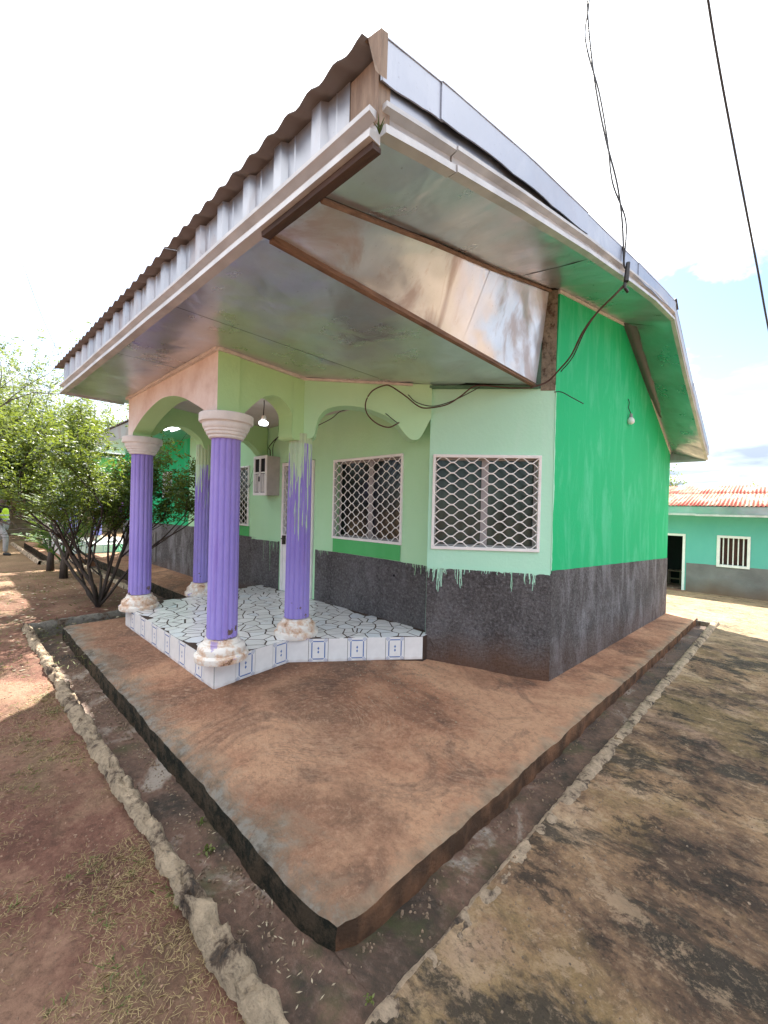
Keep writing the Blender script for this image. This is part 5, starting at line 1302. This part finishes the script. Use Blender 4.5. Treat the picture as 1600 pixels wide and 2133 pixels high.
litter('drain_litter', [p for p in pts if 0.79 < p[1] < 1.01], 0.024, 0.0058, 3, 'pale dry leaflets lying in the drain')
litter('garden_litter', [(rr.uniform(-11, -5.2), rr.uniform(-0.6, 2.2), zge(0, 0)*0-0.035) for _ in range(420)], 0.06, 0.03, 4, 'pale fallen leaves on the earth under the tree')
pts = []
for _ in range(420):
    x, y = rr.gauss(-2.75, 0.42), rr.gauss(3.05, 0.30)
    pts.append((x, y, z_slab(x, y)-0.002))
litter('slab_flakes', [p for p in pts if p[1]-3.52 < (p[0]+2.72)*1.25-0.02 and p[0] < -1.75], 0.016, 0.012, 5, 'pale paint flakes scattered on the apron beside the tiled porch')
def crumbs(name, pts, smin, smax, mat, seed, label):
    r_ = random.Random(seed); m = MB()
    for (x, y, z) in pts:
        sz = r_.uniform(smin, smax)**1.0; a = r_.uniform(0, 6.28)
        v = [Vector((math.cos(a+t)*sz*r_.uniform(.6, 1.2), math.sin(a+t)*sz*r_.uniform(.6, 1.2), -sz*.3)) for t in (0, 1.6, 3.1, 4.7)]
        tp = [Vector((q.x*.6+r_.uniform(-.2, .2)*sz, q.y*.6, sz*r_.uniform(.4, .8))) for q in v]
        m.add([Vector((x, y, z))+q for q in v+tp], [(4, 5, 6, 7), (0, 1, 5, 4), (1, 2, 6, 5), (2, 3, 7, 6), (3, 0, 4, 7)])
    return stuff(m.build(name, mat, None), label, 'gravel')
PEB = m_plain('pebble', (0.24, 0.15, 0.10), 0.9, 0.45, 20)
PEBL = m_plain('mortar_crumb', (0.20, 0.145, 0.10), 0.9, 0.5, 20)
pts = []
for _ in range(2600):
    x = -0.95-5.0*rr.random(); y = rr.uniform(-0.4, 0.64); pts.append((x, y, zge(x, y)))
crumbs('earth_pebbles', pts, 0.002, 0.009, PEB, 41, 'small pebbles and clods strewn over the red earth')
pts = []
for _ in range(2200):
    x = -0.78+2.0*rr.random()**1.4; y = rr.uniform(0.7, 7.5); pts.append((x, y, yz(x, y)))
crumbs('yard_crumbs', pts, 0.002, 0.008, PEBL, 42, 'loose mortar crumbs on the stained concrete yard')
pts = []
for _ in range(700):
    x = rr.uniform(-6.2, -1.3); y = rr.choice((rr.uniform(0.80, 1.0), 1.0-abs(rr.gauss(0, 0.03)))); pts.append((x, y, -0.172+0.03*sst((x+2.2)/1.2)))
for _ in range(500):
    y = rr.uniform(1.05, 9); pts.append((rr.choice((rr.uniform(-1.15, -0.97), -1.15+abs(rr.gauss(0, .02)))), y, -0.137-0.055*(y-1)))
crumbs('drain_grit', pts, 0.003, 0.011, PEBL, 43, 'grit and broken mortar lying along the drain')
pts = []
for _ in range(900):
    x, y = rr.uniform(-6.3, -1.25), rr.uniform(1.08, 3.6)
    if x < -3.4 and y > 1.55: continue
    pts.append((x, y, z_slab(x, y)-0.001))
crumbs('slab_grit', pts, 0.0015, 0.005, PEB, 44, 'fine grit on the apron slab')
# small green weeds in the drain corner
def weed(x, y, z, s_, label):
    root = tag(leaf_mesh('drain_weed', [(x+rr.gauss(0, s_*.4), y+rr.gauss(0, s_*.4), z+rr.uniform(0.003, s_*.7)) for _ in range(26)], 1.2, s_*0.8, s_*0.45, GRASS, None, int(x*-100)), label, 'weed', 'weeds in the drain'); return root
weed(-2.28, 0.985, -0.17, 0.026, 'small round leafed weed at the foot of the mossy slab side')
weed(-2.06, 0.93, -0.165, 0.030, 'low green weed in the drain nearer the slab corner')
weed(-0.98, 1.02, -0.10, 0.016, 'bright moss tuft on the right drain edge at the bottom')

# ------------------------------------------------------------------ person in a high visibility vest at the left edge
def skin(name, verts, edges, radii, mat, parent, root=0, sub=2):
    me = bpy.data.meshes.new(name); me.from_pydata([tuple(v) for v in verts], edges, []); me.update()
    o = bpy.data.objects.new(name, me); C.objects.link(o); me.materials.append(mat)
    sk = o.modifiers.new('skin', 'SKIN'); sk.use_smooth_shade = True
    lay = me.skin_vertices[0].data if me.skin_vertices else None
    if lay is None:
        bm = bmesh.new(); bm.from_mesh(me); bm.verts.layers.skin.verify(); bm.to_mesh(me); bm.free(); lay = me.skin_vertices[0].data
    for i, r in enumerate(radii):
        lay[i].radius = (r, r) if not isinstance(r, tuple) else r; lay[i].use_root = (i == root)
    ss = o.modifiers.new('sub', 'SUBSURF'); ss.levels = sub; ss.render_levels = sub
    if parent: o.parent = parent; o.matrix_parent_inverse = inv(parent)
    return o
PB = Vector((-16.84, 1.085, -0.06))
person = thing('person', 'person in a yellow high visibility vest and grey trousers walking at the left edge', 'person', PB)
def pv(l, d, z): return PB+LR*l+F0*d+Z*z
SKIN = m_plain('dark_skin', (0.06, 0.032, 0.022), 0.6, 0.1); JACKET = m_plain('black_jersey', (0.008, 0.008, 0.010), 0.85, 0.2); VEST = m_plain('high_visibility_yellow', (0.55, 0.75, 0.03), 0.6, 0.08); TROU = m_plain('grey_trousers', (0.30, 0.29, 0.29), 0.85, 0.2, 14, bump=0.3); SHOE = m_plain('black_shoe', (0.012, 0.012, 0.012), 0.6)
# body: pelvis, spine, neck, head, arms
bv = [pv(-.02, 0, .95), pv(.0, 0, 1.15), pv(.02, 0, 1.38), pv(.03, 0, 1.50), pv(.05, 0, 1.60), pv(.06, 0, 1.70), pv(.02, -.2, 1.44), pv(.06, -.26, 1.18), pv(.28, -.26, 1.02), pv(.36, -.26, .98), pv(.02, .2, 1.44), pv(-.10, .25, 1.17), pv(-.14, .24, .95), pv(-.14, .23, .87),
      pv(.0, -.1, .90), pv(.24, -.1, .55), pv(.22, -.1, .10), pv(-.05, .1, .90), pv(-.12, .1, .52), pv(-.42, .1, .22)]
be = [(0, 1), (1, 2), (2, 3), (3, 4), (4, 5), (2, 6), (6, 7), (7, 8), (8, 9), (2, 10), (10, 11), (11, 12), (12, 13), (0, 14), (14, 15), (15, 16), (0, 17), (17, 18), (18, 19)]
skin('body', bv, be, [.13, .13, .13, .06, .085, .09, .06, .045, .035, .028, .06, .045, .035, .028, .08, .055, .04, .08, .055, .04], SKIN, person)
skin('jersey', [bv[1], bv[2]-Z*.03, bv[2]+Z*.05, bv[6], bv[7], bv[8]-(bv[8]-bv[7])*.1, bv[10], bv[11], bv[12]], [(0, 1), (1, 2), (1, 3), (3, 4), (4, 5), (1, 6), (6, 7), (7, 8)], [.145, .15, .08, .078, .062, .05, .078, .062, .05], JACKET, person)
skin('vest', [pv(-.02, 0, .98), pv(.0, 0, 1.18), pv(.02, 0, 1.36), pv(.03, 0, 1.45)], [(0, 1), (1, 2), (2, 3)], [.178, .178, .172, .11], VEST, person, 0)
for zz in (1.06, 1.18):
    MB().lathe([(.186, zz), (.190, zz+.005), (.190, zz+.04), (.186, zz+.045)], pv(-.01, 0, 0), 24).build('reflective_band', m_plain('silver_band', (0.5, 0.52, 0.45), 0.4) if zz < 1.1 else bpy.data.materials['silver_band'], person, True)
skin('trousers', [bv[0], bv[14], bv[15], bv[16], bv[17], bv[18], bv[19]], [(0, 1), (1, 2), (2, 3), (0, 4), (4, 5), (5, 6)], [.15, .105, .08, .062, .105, .08, .062], TROU, person)
skin('hair', [bv[5]+Z*.02, bv[5]+Z*.05], [(0, 1)], [.098, .085], JACKET, person)
skin('shoe', [pv(.16, -.1, .045), pv(.26, -.1, .055), pv(.40, -.1, .035)], [(0, 1), (1, 2)], [.05, .055, .035], SHOE, person)
skin('shoe', [pv(-.47, .1, .17), pv(-.42, .1, .10), pv(-.33, .1, .04)], [(0, 1), (1, 2)], [.05, .055, .035], SHOE, person)
# hand with fingers
hd = bv[9]; hv = [hd, hd+LR*.07-Z*.02]; he = [(0, 1)]
for k in range(4): hv += [hd+LR*.10-Z*.03+F0*(-.03+.02*k), hd+LR*.155-Z*.055+F0*(-.033+.022*k)]; he += [(1, len(hv)-2), (len(hv)-2, len(hv)-1)]
hv += [hd+LR*.04-Z*.01-F0*.045, hd+LR*.08-Z*.02-F0*.06]; he += [(0, len(hv)-2), (len(hv)-2, len(hv)-1)]
skin('hand', hv, he, [.03, .032]+[.011, .008]*4+[.012, .009], SKIN, person, 0, 1)
